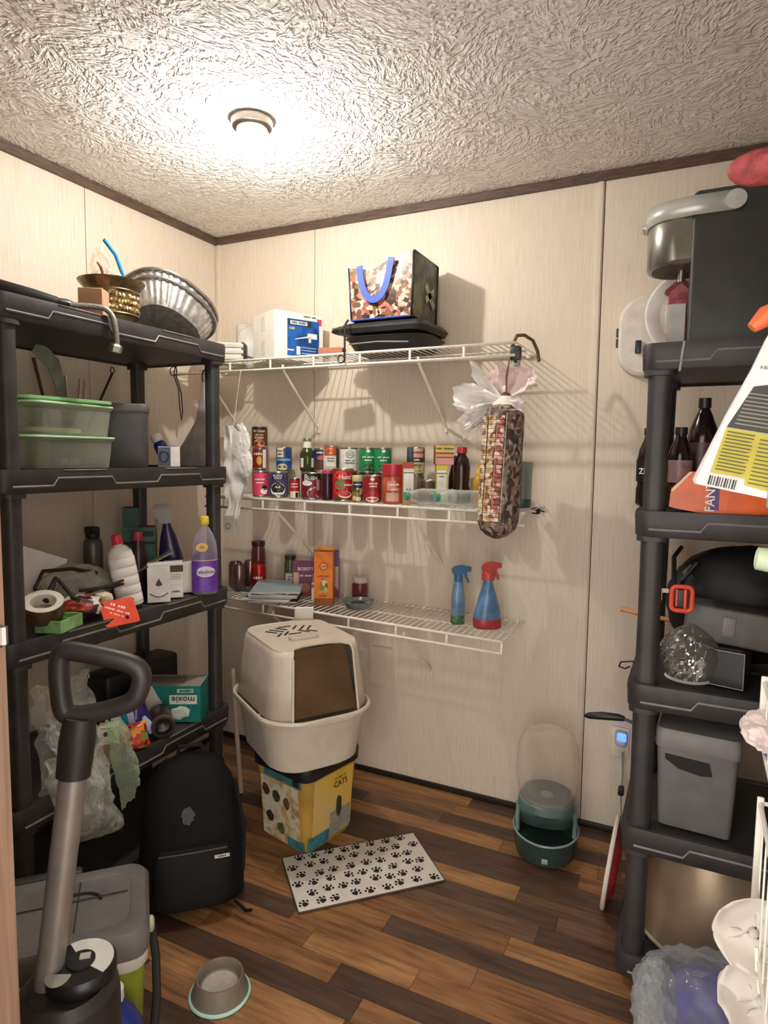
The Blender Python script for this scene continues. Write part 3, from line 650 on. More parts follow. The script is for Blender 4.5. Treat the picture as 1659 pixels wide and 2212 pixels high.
# cartons in the front row
t = thing('ink_carton', 'small white carton with a drop and a curved arrow printed on it', 'box', (.440, -.835, Z), 46)
MB().box((0, 0, .066), (.075, .065, .132)).build('carton', M('d8d3cc', .65), t)
PR = M('3b332d', .6)
m = MB(); m.prism([(0.012*cos(2*pi*k/20)*(1 if sin(2*pi*k/20) < 0 else .75*(1-sin(2*pi*k/20))+.0), .009*sin(2*pi*k/20)*(1 if sin(2*pi*k/20) < 0 else 2.2)) for k in range(20)], 0, .0005, xf=front(.0, .066, -.0326)); m.build('drop_mark', PR, t)
m = MB(); m.tube([(-.03+.06*k/10, -.0328, .032-.013*sin(pi*k/10)) for k in range(11)], .0018, 6); m.build('smile_arrow', PR, t)
t = thing('label_carton', 'narrow white carton with a black label band between two white boxes', 'box', (.435, -.748, Z), 46)
MB().box((0, 0, .062), (.048, .07, .124)).build('carton', M('dcd7cf', .65), t)
m = MB(); m.box((0, -.0353, .105), (.0485, .0006, .024)); m.build('black_label', PR, t)
for k in range(3): MB().box((0, -.0353, .085-.008*k), (.034, .0005, .003)).build('print_line', M('aaa39a', .6), t)
txt('2032', .012, PR, t, front(0, .022, -.0354))
t = thing('open_white_box', 'larger white box with its top flap raised on the third black shelf', 'box', (.385, -.676, Z), 47)
m = MB(); m.box((0, 0, .055), (.105, .085, .11)); m.build('carton', M('e2dcd0', .65), t)
m = MB(); m.box((0, 0, 0), (.11, .08, .0022), xf=X.Translation((-.075, -.0, .125)) @ X.Rotation(R(-28), 4, 'Y')); m.build('flap', M('dfd8c8', .65), t)
m = MB(); m.box((0, 0, .0018), (.03, .012, .0006), xf=X.Translation((-.075, -.0, .125)) @ X.Rotation(R(-28), 4, 'Y') @ X.Translation((.02, .02, 0))); m.build('flap_print', PR, t)
# back row: spray can, red-capped dark bottle, teal box, trigger bottle, purple cleaner
t = thing('spray_can', 'grey aerosol can with a black head at the back of the third black shelf', 'spray can', (.20, -.905, Z))
MB().lathe([(.030, 0), (.032, .004), (.032, .19), (.028, .205), (.02, .212)], 24).build('can', M('5c5750', .4, .4), t)
m = MB(); m.lathe([(.022, .212), (.024, .216), (.024, .245), (.02, .25), (.001, .25)], 20, capt=False); m.rbox((.012, -.012, .242), (.05, .03, .026), .006); m.build('head', BK, t)
t = thing('dark_bottle', 'dark bottle with a dull red cap behind the white cartons', 'bottle', (.275, -.77, Z))
MB().lathe([(.030, 0), (.034, .005), (.034, .12), (.026, .16), (.015, .19), (.015, .20)], 24).build('body', M('3c2622', .3), t)
MB().lathe([(.018, .195), (.019, .198), (.018, .228), (.001, .23)], 20, capt=False).build('cap', M('a9404a', .4), t)
t = thing('teal_carton', 'dusty teal carton at the back of the third black shelf', 'box', (.175, -.665, Z), 40)
m = MB(); m.box((0, 0, .115), (.12, .08, .23)); m.build('carton', M('4c6a61', .7, var=.15), t)
m = MB(); m.box((-.03, -.003, .268), (.055, .07, .075)); m.build('flap', M('3d5c52', .7), t)
m = MB(); m.box((.015, -.0404, .205), (.075, .0006, .02)); m.box((0, -.0404, .17), (.121, .0006, .012)); m.build('dark_band', M('1e2a26', .6), t)
t = thing('trigger_bottle', 'dark purple-blue trigger bottle with a translucent grey head', 'spray bottle', (.285, -.60, Z), 40, rot=(0, R(-6), R(40)))
m = MB(); m.loft([ell(.045, .03, 0, 24, p=3), ell(.048, .033, .005, 24, p=3), ell(.046, .032, .11, 24, p=2.6), ell(.03, .024, .19, 24), ell(.016, .015, .235, 24), ell(.015, .015, .25, 24)]); m.build('body', M('2c2550', .25, var=.2), t)
m = MB(); m.loft([[(x, y*.016, .245) for x, y in ((-.02, -1), (.02, -1), (.02, 1), (-.02, 1))], [(x, y*.018, .275) for x, y in ((-.035, -1), (.03, -1), (.03, 1), (-.035, 1))], [(x, y*.016, .305) for x, y in ((-.05, -1), (.025, -1), (.025, 1), (-.05, 1))], [(x, y*.012, .32) for x, y in ((-.035, -1), (.012, -1), (.012, 1), (-.035, 1))]], smooth=False); m.build('trigger_head', MC('cfc8c0', .55, .3), t)
m = MB(); m.tube([(-.028, 0, .27), (-.038, 0, .25), (-.036, 0, .225)], .006, 8); m.build('trigger', M('8f8984', .4), t)
t = thing('purple_cleaner_bottle', 'clear bottle with a yellow cap and purple label on the third black shelf', 'bottle', (.497, -.664, Z), 47)
m = MB(); m.loft([ell(.040, .026, 0, 28, p=2.6), ell(.046, .031, .006, 28, p=2.6), ell(.046, .031, .15, 28, p=2.6), ell(.042, .029, .19, 28, p=2.4), ell(.030, .024, .222, 28), ell(.015, .014, .248, 28), ell(.0135, .0135, .262, 28)]); m.build('body', MC('e6e0ec', .16, .06), t)
m = MB(); m.loft([ell(.0455, .0305, .006, 28, p=2.6), ell(.0455, .0305, .148, 28, p=2.6)]); m.build('purple_liquid', M('4b2a83', .3, var=.15), t)
m = MB(); m.loft([ell(.047, .032, .012, 28, p=2.6), ell(.0472, .0322, .03, 28, p=2.6), ell(.0472, .0322, .125, 28, p=2.6), ell(.047, .032, .128, 28, p=2.6)], mi=[0, 0, 1], capb=False, capt=False); lb = m.build('label', [M('6a35a0', .4, var=.12, vs=40), M('d9a98e', .5)], t)
m = MB(); m.prism([(.034*cos(2*pi*k/24), .020*sin(2*pi*k/24)) for k in range(24)], 0, .0012, xf=front(0, .085, -.0323)); m.build('badge', M('d8cfe0', .4), lb)
txt('Fabuloso', .020, M('231a3a', .5), lb, front(0, .085, -.0338))
m = MB(); m.prism([(.022*cos(2*pi*k/20), .016*sin(2*pi*k/20)) for k in range(20)], 0, .001, xf=front(-.012, .175, -.031)); m.build('yellow_sticker', M('d8b46a', .5), t); txt('2x', .014, PR, t, front(-.012, .177, -.0325))
m = MB(); m.lathe([(.016, .255), (.0175, .258), (.0165, .284), (.014, .287), (.001, .287)], 20, capt=False); part(m.build('cap', M('d9c23c', .4), t), 'yellow screw cap')

# ------------------------------------------------------------------ left unit, fourth shelf
Z = LT[3]
t = thing('glove_box', 'teal and white glove box standing upside down at the end of the fourth black shelf', 'box', (.378, -.722, Z), 20, rot=(0, 0, R(28)))
TE = M('177a70', .5, var=.12, vs=30)
m = MB(); m.box((0, 0, .068), (.25, .125, .136), [1, 2, 0, 0, 1, 1]); m.build('carton', [TE, M('bdb7ae', .65), M('9b9388', .7)], t)
m = MB(); m.prism([(-.125, -.068), (-.02, -.068), (-.035, -.03), (-.01, .0), (-.03, .03), (-.05, .068), (-.125, .068)], 0, .0008, xf=front(0, .068, -.0627)); m.build('white_panel', M('c9c3ba', .6), t)
m = MB(); m.box((.062, -.0632, .085), (.10, .0006, .034)); m.build('name_strip', M('d9dcd6', .6), t)
txt('moxie', .034, M('15302d', .5), t, front(.062, .086, -.0638) @ X.Rotation(pi, 4, 'Z'))
m = MB(); m.box((.07, -.0632, .118), (.06, .0006, .014)); m.build('small_strip', M('a9cac2', .6), t)
txt('gloves', .012, M('15302d', .5), t, front(.07, .118, -.0638) @ X.Rotation(pi, 4, 'Z'))
m = MB(); m.blob((.05, -.0625, .035), (.03, .002, .02), .4, 3, 2, 2); m.build('hand_picture', M('cfd6d0', .6), t)
m = MB(); m.rbox((-.02, 0, .138), (.15, .07, .004), .002); m.build('top_opening', M('6d665d', .8), t)
t = thing('black_case', 'flat black case behind the teal glove box', 'case', (.188, -.72, Z), 0)
MB().rbox((0, 0, .09), (.12, .36, .18), .02, 3).build('shell', M('161413', .5), t)
m = MB(); m.tube([(0, -.06, .18), (0, -.05, .205), (0, .05, .205), (0, .06, .18)], .007, 8); m.build('handle', BK, t)
t = thing('dark_jar', 'dark brown jar lying with its mouth toward the room, left of the glove box', 'jar', (.478, -.868, Z+.042), rot=(0, R(90), R(-40)))
m = MB(); m.lathe([(.001, -.09), (.036, -.09), (.040, -.085), (.040, .0), (.038, .012), (.036, .03), (.030, .03), (.029, .0), (.001, -.005)], 28, capb=False, capt=False); m.build('body', M('33261f', .3), t)
m = MB(); m.lathe([(.037, .012), (.0395, .014), (.0395, .028), (.037, .030)], 28, capb=False, capt=False); m.build('rim', M('5a4a3e', .4), t)
t = thing('striped_card', 'brown card with dark bars standing behind the candy bags', 'card', (.37, -.90, Z), rot=(R(-8), 0, R(50)))
MB().box((0, 0, .055), (.09, .004, .11)).build('card', M('8a6c4e', .75), t)
for k in range(4): MB().box((-.024+.016*k, -.0025, .078), (.006, .0008, .04)).build('bar', PR, t)
t = thing('candy_bag', 'shiny purple and blue candy bag on the fourth black shelf', 'bag', (.440, -.925, Z+.004), rot=(R(-14), R(-24), R(45)))
m = MB(); m.pillow(.12, .15, .055, seed=2); m.build('wrapper', MP(['3a2a78', 'b8c8e0', '241a58', '2a86a8', 'd8e0ee', '33206a'], 30, 'v', .18, (1.6, 1, .35)), t)
t = thing('gummy_bag', 'clear bag of red and green sweets in front of the purple bag', 'bag', (.482, -1.000, Z+.002), rot=(R(-20), R(-10), R(46)))
m = MB(); m.pillow(.11, .085, .06, seed=7); m.build('wrapper', MP(['b23a2a', 'd88a3a', '6a8a3a', '7a2018', 'c8b04a', 'c84a3a'], 60, 'v', .2), t)
t = thing('panda_carton', 'small tan and white carton with a dark round mark beside the sweets', 'box', (.470, -1.085, Z), 44)
m = MB(); m.box((0, 0, .06), (.06, .05, .12), [0, 1, 0, 0, 0, 0]); m.build('carton', [M('8f7861', .7), M('cfc6b8', .7)], t)
m = MB(); m.box((0, -.0254, .092), (.0605, .0006, .05)); m.build('white_band', M('d6cebf', .6), t); m = MB(); m.lathe([(.0001, 0), (.008, 0)], 16, capb=False, capt=False, xf=front(-.008, .1, -.026)); m.build('round_mark', PR, t)
# crumpled green-clear plastic hanging over the edge
t = thing('crumpled_plastic', 'crumpled pale green clear plastic spilling over the edge of the fourth black shelf', 'plastic wrap', (.46, -1.20, Z))
PL = MC('f2f3ec', .17, .08)
m = MB(); m.crumpled_sheet([(.03, -.13, -.05), (.05, .06, -.03), (-.03, .08, .31), (-.03, -.11, .30)], .05, 8, 2); m.build('upper_sheet', PL, t)
m = MB(); m.crumpled_sheet([(.10, -.125, -.155), (.11, .07, -.16), (.07, .05, .10), (.06, -.14, .12)], .045, 8, 5); m.build('lower_sheet', PL, t)
m = MB(); m.crumpled_sheet([(.09, -.10, -.135), (.09, .03, -.13), (.04, .02, .22), (.03, -.11, .20)], .05, 11, 9); m.build('inner_sheet', MC('eef0ea', .22, .08), t)
m = MB(); m.crumpled_sheet([(.12, .07, -.12), (.10, .15, -.10), (.06, .13, .16), (.08, .05, .17)], .04, 9, 12); m.build('green_sheet', MC('cfe2c2', .24, .10), t)

# white folded paper bag hung at the unit's end
t = thing('white_paper_banner', 'creased white paper hanging between the black post and the cans', 'paper', (.425, -.405, 1.115))
m = MB(); rows = 26
def wp(u, v):
    zz = .42*v; wd = .035+.055*min(1, v*2.2) - .012*max(0, v-.75)*4; cx = -.012+.02*sin(v*3)-.02*(1-v)*.6
    k = v*9; fold = .010*(abs((k % 2)-1)-.5)
    return (cx+(u-.5)*2*wd*(.55+.12*noise.noise(V((v*6, u, 0)))), fold+.012*noise.noise(V((u*4, v*7, 2))), zz)
m.grid(wp, 10, 40); m.grid(lambda u, v: tuple(a+b for a, b in zip(wp(u, v), (0.004*noise.noise(V((u*5, v*9, 5))), .014, 0))), 10, 40)
m.build('folded_sheet', M('e2ded6', .75, var=.05, bump=.2, bs=30), t)
m = MB(); m.blob((.030, .006, .34), (.040, .010, .075), .3, 1.4, 3, 4, crumple=True); m.blob((.052, .006, .27), (.030, .010, .05), .3, 1.4, 6, 4, crumple=True); m.build('crumpled_part', M('e6e2da', .75), t)
m = MB(); m.tube([(0, 0, .41), (-.02, .05, .54), (-.025, .081, .651)], .0009, 5); m.build('hanging_thread', M('d9d4ca', .6), t)
m = MB(); m.prism([(-.035, .075), (.022, .075), (.026, .02), (.012, 0), (-.03, .012)], -.001, .001, xf=front(-.012, -.022, -.012)); m.build('paper_tail', M('b5afa6', .75), t)
m = MB(); m.tube([(-.018+.011*cos(2*pi*k/18), -.0138, .014+.011*sin(2*pi*k/18)) for k in range(18)], .0012, 6, closed=True); m.build('round_stamp', M('6f6a64', .7), t)
# ------------------------------------------------------------------ floor, left: poles, backpack, cooler, canister
tag(MB().tube([(.375, -.445, .012), (.352, -.42, .78), (.345, -.41, 1.0)], .0125, 12).build('mop_pole', M('b9ab98', .5)), 'pale mop pole standing behind the right front post of the left unit', 'pole')
tag(MB().tube([(.47, -.43, .012), (.43, -.41, .30), (.40, -.39, .52)], .010, 12).build('broom_pole', M('a9957c', .5)), 'short pale pole leaning between the left unit and the litter bucket', 'pole')
BP = M('0b0a0a', .75, var=.2, bump=.2, bs=200, spec=.25); BP2 = M('0f0e0e', .7, var=.2, spec=.3)
t = thing('backpack', 'black backpack with an oval opening, standing against the left shelving unit', 'backpack', (.735, -1.005, 0), rot=(R(-13), 0, R(44)))
def bp_ring(w_, d, z, yo=0, p=3.2): return ell(w_/2, d/2, z, 32, (0, yo), p)
m = MB(); m.loft([bp_ring(.27, .15, .0), bp_ring(.315, .20, .02), bp_ring(.325, .215, .14), bp_ring(.30, .20, .28), bp_ring(.26, .17, .37), bp_ring(.19, .12, .425, .01), bp_ring(.08, .06, .445, .015)]); m.build('body', BP, t)
m = MB(); m.loft([bp_ring(.20, .05, .025, -.105), bp_ring(.235, .075, .05, -.10), bp_ring(.235, .075, .16, -.10), bp_ring(.20, .05, .195, -.098)]); pk = m.build('front_pocket', BP2, t)
m = MB(); m.tube([(-.10+.20*k/14, -.137-.006*sin(pi*k/14), .188) for k in range(15)], .0035, 6); m.build('zipper', M('4a4644', .4, .5), pk)
m = MB(); m.lathe([(.0001, 0), (.040, .0), (.046, .004), (.048, .0)], 28, capb=False, capt=False, xf=X.Translation((-.02, -.088, .30)) @ X.Rotation(R(80), 4, 'X') @ X.Scale(1.25, 4, (0, 1, 0))); m.build('oval_opening', M('0c0b0b', .7), t)
m = MB(); m.blob((-.012, -.094, .278), (.020, .008, .026), .3, 1.6, 4, 4, crumple=True); m.build('clear_insert', MC('cfcac2', .12, .08), t)
m = MB(); m.box((.085, -.139, .165), (.045, .002, .010)); m.build('woven_label', M('cfc9c0', .6), pk); txt('MAKER', .008, M('2a2725', .6), pk, front(.085, .165, -.1402))
for sx in (-1, 1): m = MB(); m.tube([(sx*.07, .02, .43), (sx*.10, .085, .40), (sx*.125, .10, .25), (sx*.13, .09, .06)], .012, 8); m.build('shoulder_strap', BP2, t)
m = MB(); m.tube([(.135, -.06, .36), (.160, -.07, .22), (.150, -.10, .10)], .006, 8); m.build('side_strap', BP2, t)
m = MB(); m.tube([(-.04, .02, .435), (-.035, .02, .47), (.035, .02, .47), (.04, .02, .435)], .008, 8); m.build('haul_loop', BP2, t)
m = MB(); m.tube([(.12, -.11, .02), (.15, -.15, -.0), (.165, -.17, .006)], .005, 6); m.build('loose_strap', BP2, t)
# cooler, turned about 45 degrees
t = thing('cooler', 'lime green cooler with a grey lid in the lower left corner', 'cooler', (.817, -1.551, 0), rot=(0, 0, R(46.5)))
m = MB(); m.loft([rrect(.36, .235, .03, 0), rrect(.37, .245, .035, .006), rrect(.395, .262, .038, .262)]); m.build('body', M('86922c', .5, var=.1), t)
m = MB(); m.loft([rrect(.405, .268, .038, .258), rrect(.41, .272, .04, .262), rrect(.41, .272, .04, .284), rrect(.40, .265, .04, .288)]); m.build('white_band', M('cfc9bd', .45), t)
m = MB(); m.loft([rrect(.412, .274, .04, .288), rrect(.418, .28, .042, .296), rrect(.418, .28, .042, .335), rrect(.40, .262, .042, .350), rrect(.34, .20, .04, .353), rrect(.33, .19, .04, .349)]); ld_ = m.build('lid', M('6b6866', .55, var=.08, bump=.12, bs=220), t)
m = MB(); m.tube([(.05+.05*cos(pi*k/12), .01+.035*sin(pi*k/12), .3505) for k in range(13)], .004, 6); m.build('finger_groove', M('22201f', .6), ld_)
m = MB(); m.tube([(-.16, .02, .352), (.16, .02, .352)], .0015, 5); m.tube([(.05, -.09, .352), (.05, .09, .352)], .0015, 5); m.build('lid_seam', M('3b3836', .6), ld_)
m = MB(); m.rbox((-.06, .145, .345), (.22, .03, .02), .008); m.build('hinge_bar', M('3a3735', .45), ld_)
m = MB(); m.lathe([(.017, 0), (.019, .004), (.019, .012), (.012, .016), (.001, .016)], 16, capt=False, xf=X.Translation((.204, .03, .245)) @ X.Rotation(pi/2, 4, 'Y')); m.build('hinge_boss', M('c9c6a2', .4), t)
m = MB(); m.tube([(.212, .05, .24), (.222, .02, .16), (.222, -.03, .10), (.214, -.06, .04)], .010, 8); m.build('carry_handle', BLACK2, t)
# canister with pole and D grip
t = thing('pole_canister', 'black canister with a grey pole and a D-shaped grip beside the door jamb', 'canister', (1.150, -1.770, 0), 40)
m = MB(); m.loft([ell(.082, .082, 0, 40), ell(.087, .087, .01, 40), ell(.087, .087, .44, 40), ell(.084, .084, .462, 40), ell(.068, .068, .476, 40), ell(.062, .062, .470, 40)]); m.build('body', M('2a2624', .4, var=.15), t)
m = MB(); m.lathe([(.058, .470), (.060, .474), (.060, .494), (.056, .499), (.001, .499)], 40, capt=False, c=(.02, .015, 0)); cp = m.build('cap', M('1c1a19', .35), t)
m = MB(); m.prism([(0, 0)]+[(.055*cos(R(-40+10*k)), .055*sin(R(-40+10*k))) for k in range(17)], 0, .001, xf=X.Translation((.02, .015, .4995))); m.build('white_decal', M('d9d5cc', .5), cp)
m = MB(); m.prism([(.024*cos(2*pi*k/24), .024*sin(2*pi*k/24)) for k in range(24)], 0, .004, xf=X.Translation((.02, .015, .4995))); m.build('knob', M('24211f', .35), cp)
m = MB(); m.box((.026, .02, .505), (.018, .012, .004)); m.build('knob_window', M('b5afa6', .4), cp)
m = MB(); m.prism([(.022*cos(R(170+10*k)), .028*sin(R(170+10*k))) for k in range(19)], 0, .002, xf=X.Translation((-.012, -.01, .4996))); m.build('grey_decal', M('a09a94', .5), cp)
Rz = X.Rotation(R(-40), 4, 'Z')   # back to room axes inside this thing
pb, ptop = V((1.114-1.150, -1.783+1.770, .462)), V((1.143-1.150, -1.730+1.770, .905))
m = MB(); m.tube([pb, ptop], .0235, 20, xf=Rz); m.build('pole', M('9b948b', .4, .55, var=.06), t)
m = MB(); m.tube([ptop-(ptop-pb)*.14, ptop, ptop+V((.004, .004, .045))], [.029, .031, .027], 20, xf=Rz); m.build('pole_sleeve', M('23201e', .5), t)
ax = V((.86, .50, -.03)).normalized()          # grip plane runs roughly across the view
c0 = V((1.176-1.150, -1.706+1.770, 1.000))
D = [(-.066, -.062), (-.078, -.05), (-.083, .03), (-.080, .070), (-.070, .082), (-.02, .074), (.05, .060), (.078, .046), (.086, .030), (.082, .0), (.068, -.028), (.04, -.040), (-.02, -.058)]
D = [(a*.86, b*.84) for a, b in D]; P = []
for i in range(len(D)):
    a, b = D[i], D[(i+1) % len(D)]
    for k in range(3): P.append((a[0]+(b[0]-a[0])*k/3, a[1]+(b[1]-a[1])*k/3))
for _ in range(2): P = [((P[i-1][0]+2*P[i][0]+P[(i+1) % len(P)][0])/4, (P[i-1][1]+2*P[i][1]+P[(i+1) % len(P)][1])/4) for i in range(len(P))]
m = MB(); m.tube([c0+ax*a+V((0, 0, 1))*b for a, b in P], .0175, 12, closed=True, xf=Rz); m.build('grip', M('2d2926', .45, var=.12), t)
# blue jug behind the canister
t = thing('blue_jug', 'blue jug standing between the black canister and the green cooler', 'jug', (1.045, -1.585, 0), 40)
m = MB(); m.loft([ell(.055, .045, 0, 24, p=3), ell(.060, .050, .008, 24, p=3), ell(.060, .050, .17, 24, p=3), ell(.045, .04, .215, 24), ell(.02, .02, .245, 24), ell(.018, .018, .255, 24)]); m.build('body', M('2a3a86', .35, var=.1), t)
MB().lathe([(.022, .25), (.023, .253), (.022, .275), (.001, .277)], 20, capt=False).build('cap', M('e2e4ea', .4), t)
m = MB(); m.loft([ell(.0605, .0505, .05, 24, p=3), ell(.0605, .0505, .15, 24, p=3)], capb=False, capt=False); m.build('label', MP(['2f4aa0', 'c8ccd8', '1a2460'], 18, 'n', .4), t)

# ------------------------------------------------------------------ cat things
t = thing('litter_bucket', 'square yellow litter bucket with a black lid under the hooded litter box', 'bucket', (.845, -.510, 0), -13)
CAT = MP(['c9a24a', 'b98a3a', 'd8c28a', '6a5a3a', 'cfc3a0'], 9, 'n', .45)
m = MB(); m.loft([rrect(.235, .235, .035, 0), rrect(.245, .245, .04, .006), rrect(.285, .285, .04, .285)]); m.build('body', M('b9933c', .5, var=.12, vs=7), t)
def face_quad(mb, side, a0, a1, z0, z1, off=.001, mi=0):
    hw = lambda z: (.245+(.285-.245)*(z/.285))/2+off
    pts = []
    for (a, z) in ((a0, z0), (a1, z0), (a1, z1), (a0, z1)):
        pts.append((a, -hw(z), z) if side == 'f' else (hw(z), a, z))
    mb.add(pts, [(0, 1, 2, 3)], mi)
m = MB(); face_quad(m, 'f', -.10, .10, .012, .245); m.build('picture_panel', MP(['d8caa2', 'b08a4a', 'e4dcc4', 'c4a45a', '8a7248'], 11, 'n', .5), t)
m = MB(); face_quad(m, 'r', -.10, .105, .03, .27); m.build('yellow_panel', MP(['d6a83c', 'e0b84a', 'd2b878', 'c8bfa6'], 5, 'n', .45, seed=2), t)
TEAL = M('3f7c84', .5, var=.2, vs=30)
m = MB(); face_quad(m, 'f', -.08, .118, .25, .284, .0015); m.build('teal_band', TEAL, t)
m = MB(); face_quad(m, 'r', -.118, -.01, .01, .06, .0015); face_quad(m, 'f', .03, .118, .01, .045, .0015); m.build('teal_foot', TEAL, t)
m = MB(); face_quad(m, 'r', -.01, .10, .02, .115, .0015); m.build('grey_print', MP(['b9b2a0', '8a8a80', 'd0c8b4'], 22, 'n', .5), t)
tilt = math.atan2(.02, .285)
sxf = X.Translation((.1415, .035, .235)) @ X.Rotation(pi/2, 4, 'Z') @ X.Rotation(pi/2-tilt, 4, 'X')
DKP = M('2c2a22', .6)
txt('TIDY', .030, DKP, t, sxf @ X.Translation((0, .012, 0))); txt('CATS', .030, DKP, t, sxf @ X.Translation((0, -.016, 0)))
m = MB(); m.blob((.1335, .035, .135), (.003, .014, .045), .2, 2, 3, 2); m.build('cat_picture', M('39382a', .6), t)
for k, (a, z) in enumerate(((-.075, .20), (-.02, .19), (.035, .18), (-.06, .10), (.0, .07))):
    m = MB(); hw = (.245+.04*z/.285)/2; m.blob((a, -hw, z), (.020, .002, .028), .25, 2, k+4, 2); m.build('cat_picture', M(('4a3a2a', '39432e', '6a5236', '2f2a24', '54603a')[k], .6, var=.3, vs=60), t)
m = MB(); m.loft([rrect(.292, .292, .04, .278), rrect(.30, .30, .045, .282), rrect(.304, .304, .045, .318), rrect(.30, .30, .045, .328), rrect(.28, .28, .04, .331)]); m.build('lid', M('1d1b18', .5, var=.2), t)
m = MB(); m.rbox((.10, -.152, .272), (.03, .006, .02), .002); m.build('lid_latch', M('2a2723', .5), t)

LB = M('d6cab8', .42, var=.03); LB2 = M('cabfae', .45, var=.03)
t = thing('litter_box', 'beige hooded cat litter box standing on the yellow bucket', 'litter box', (.838, -.545, .3325), 57)
t.scale = (.985, .985, .985)
def oring(w_, d, r, z): return rrect(w_, d, r, z, 7)
m = MB(); m.loft([oring(.28, .35, .09, .0), oring(.305, .375, .10, .004), oring(.36, .44, .12, .10), oring(.395, .48, .13, .185), oring(.42, .51, .14, .19), oring(.43, .52, .14, .205), oring(.425, .515, .14, .212), oring(.41, .50, .135, .212), oring(.385, .47, .12, .185), oring(.34, .42, .11, .02)]); m.build('pan', LB, t)
for (xx, yy) in ((.196, -.09), (-.196, -.09), (.1, -.243), (-.09, .243)): MB().rbox((xx, yy, .199), (.012, .010, .010), .002).build('rim_latch', LB2, t)
def hood_ring(w_, d, r, z, fw):
    pts = [p for p in rrect(w_, d, r, z, 7)]
    pts = [p for p in pts if not (p[1] < -d/2+.004 and abs(p[0]) < fw)]
    k = max(range(len(pts)), key=lambda i: (pts[i][0] > 0 and pts[i][1] < 0 and i) or -1)
    # order so that the loop starts right of the opening and ends left of it
    pts.sort(key=lambda p: (atan2(p[0], -p[1]) % (2*pi)))
    return [(fw, -d/2, z)]+pts+[(-fw, -d/2, z)]
m = MB(); hr = [hood_ring(.385, .45, .09, .206, .125), hood_ring(.362, .43, .085, .30, .120), hood_ring(.335, .405, .08, .415, .114), hood_ring(.325, .395, .075, .43, .110), hood_ring(.31, .38, .07, .438, .106)]
nn = min(len(h) for h in hr); hr = [h[:nn] if len(h) == nn else h for h in hr]
vs = [p for h in hr for p in h]; fs = []
for i in range(len(hr)-1):
    for k in range(nn-1): fs.append((i*nn+k, i*nn+k+1, (i+1)*nn+k+1, (i+1)*nn+k))
m.add(vs, fs, 0, True)
top = hr[-1]; notch = [(-.104, -.182, .438), (-.088, -.155, .438), (-.05, -.143, .438), (0, -.140, .438), (.05, -.143, .438), (.088, -.155, .438), (.104, -.182, .438)]
m.add(top+notch, [tuple(range(len(top)+len(notch)))], 0, False)
ho = m.build('hood', LB, t); so = ho.modifiers.new('thickness', 'SOLIDIFY'); so.thickness = .005; so.offset = -1
for sgn in (-1, 1):
    pts = [(sgn*.125, -.2255, .208), (sgn*.120, -.2155, .30), (sgn*.114, -.203, .415)]
    m = MB(); m.tube(pts, .0045, 8); m.build('opening_edge', LB, ho)
m = MB(); m.add([(-.122, -.214, .210), (.122, -.214, .210), (.104, -.160, .434), (-.104, -.160, .434), (-.122, -.211, .210), (.122, -.211, .210), (.104, -.157, .434), (-.104, -.157, .434)], [(0, 1, 2, 3), (7, 6, 5, 4), (0, 4, 5, 1), (1, 5, 6, 2), (2, 6, 7, 3), (3, 7, 4, 0)]); part(m.build('entry_shade_panel', M('5b452f', .3, var=.15, vs=6), t), 'brown panel painted as the shaded interior')  # solid brown panel fills the entry, coloured as the dark inside
m = MB()
for (cx_, cy_, a_, l_) in ((-.085, .075, 38, .05), (-.06, .085, 38, .062), (-.035, .10, 38, .05), (.02, .10, -38, .05), (.045, .085, -38, .062), (.07, .075, -38, .05), (-.07, .028, -38, .045), (-.04, .035, -38, .05), (.03, .035, 38, .05), (.06, .028, 38, .045), (-.012, .125, 90, .05), (-.012, .02, 90, .05)):
    m.box((0, 0, 0), (.0075, l_, .0016), xf=X.Translation((cx_, cy_, .4392)) @ X.Rotation(R(a_), 4, 'Z'))
m.build('vent_slots', M('1d2a26', .6), ho)
m = MB(); m.rbox((-.01, -.055, .444), (.11, .032, .013), .004); m.build('top_grip', LB2, ho)
m = MB(); m.tube([hr[-1][k] for k in range(3, nn-3)], .004, 6); m.build('top_bead', LB, ho)
t = thing('litter_scoop', 'white litter scoop blade sticking up behind the litter box hood', 'scoop', (.735, -.362, .775), rot=(R(28), 0, R(35)))
m = MB(); m.rbox((0, 0, .015), (.075, .008, .075), .003); m.build('blade', WHITE, t); m = MB(); m.tube([(0, 0, -.02), (0, .005, -.12)], .007, 8); m.build('handle', WHITE, t)

# paw mat
t = thing('paw_mat', 'white rectangular mat with black paw prints on the floor', 'mat', (1.147, -.634, .001), 45)
MB().rbox((0, 0, .003), (.495, .285, .006), .002).build('mat', M('d9d3c8', .85, var=.04, bump=.3, bs=350), t)
m = MB(); m.tube(rrect(.497, .287, .006, .003), .003, 6, closed=True); m.build('dark_edge', M('4a3a2e', .8), t)
m = MB(); pad = [(.0115*cos(a)*(1.0 if sin(a) < 0 else .72), .010*sin(a)*(.75 if sin(a) < 0 else 1.1)) for a in [2*pi*k/16 for k in range(16)]]
m.prism(pad, 0, .0004)
for (x_, y_, rr) in ((-.0145, .007, .0042), (-.006, .0155, .0045), (.006, .0155, .0045), (.0145, .007, .0042)):
    m.prism([(x_+rr*.8*cos(2*pi*k/12), y_+rr*1.2*sin(2*pi*k/12)) for k in range(12)], 0, .0004)
pm = m.mesh('paw_print', M('1c1a17', .8)); rg = random.Random(5)
for j in range(6):
    for i in range(9):
        x_ = -.222+i*.0545+(.027 if j % 2 else 0); y_ = -.118+j*.047
        if abs(x_) > .232: continue
        o = bpy.data.objects.new('paw_print', pm); COL.objects.link(o); o.parent = t; o.location = (x_+rg.uniform(-.006, .006), y_+rg.uniform(-.005, .005), .0061); o.rotation_euler = (0, 0, rg.uniform(-.9, .9)+(pi*0)); o.scale = (1.08,)*3
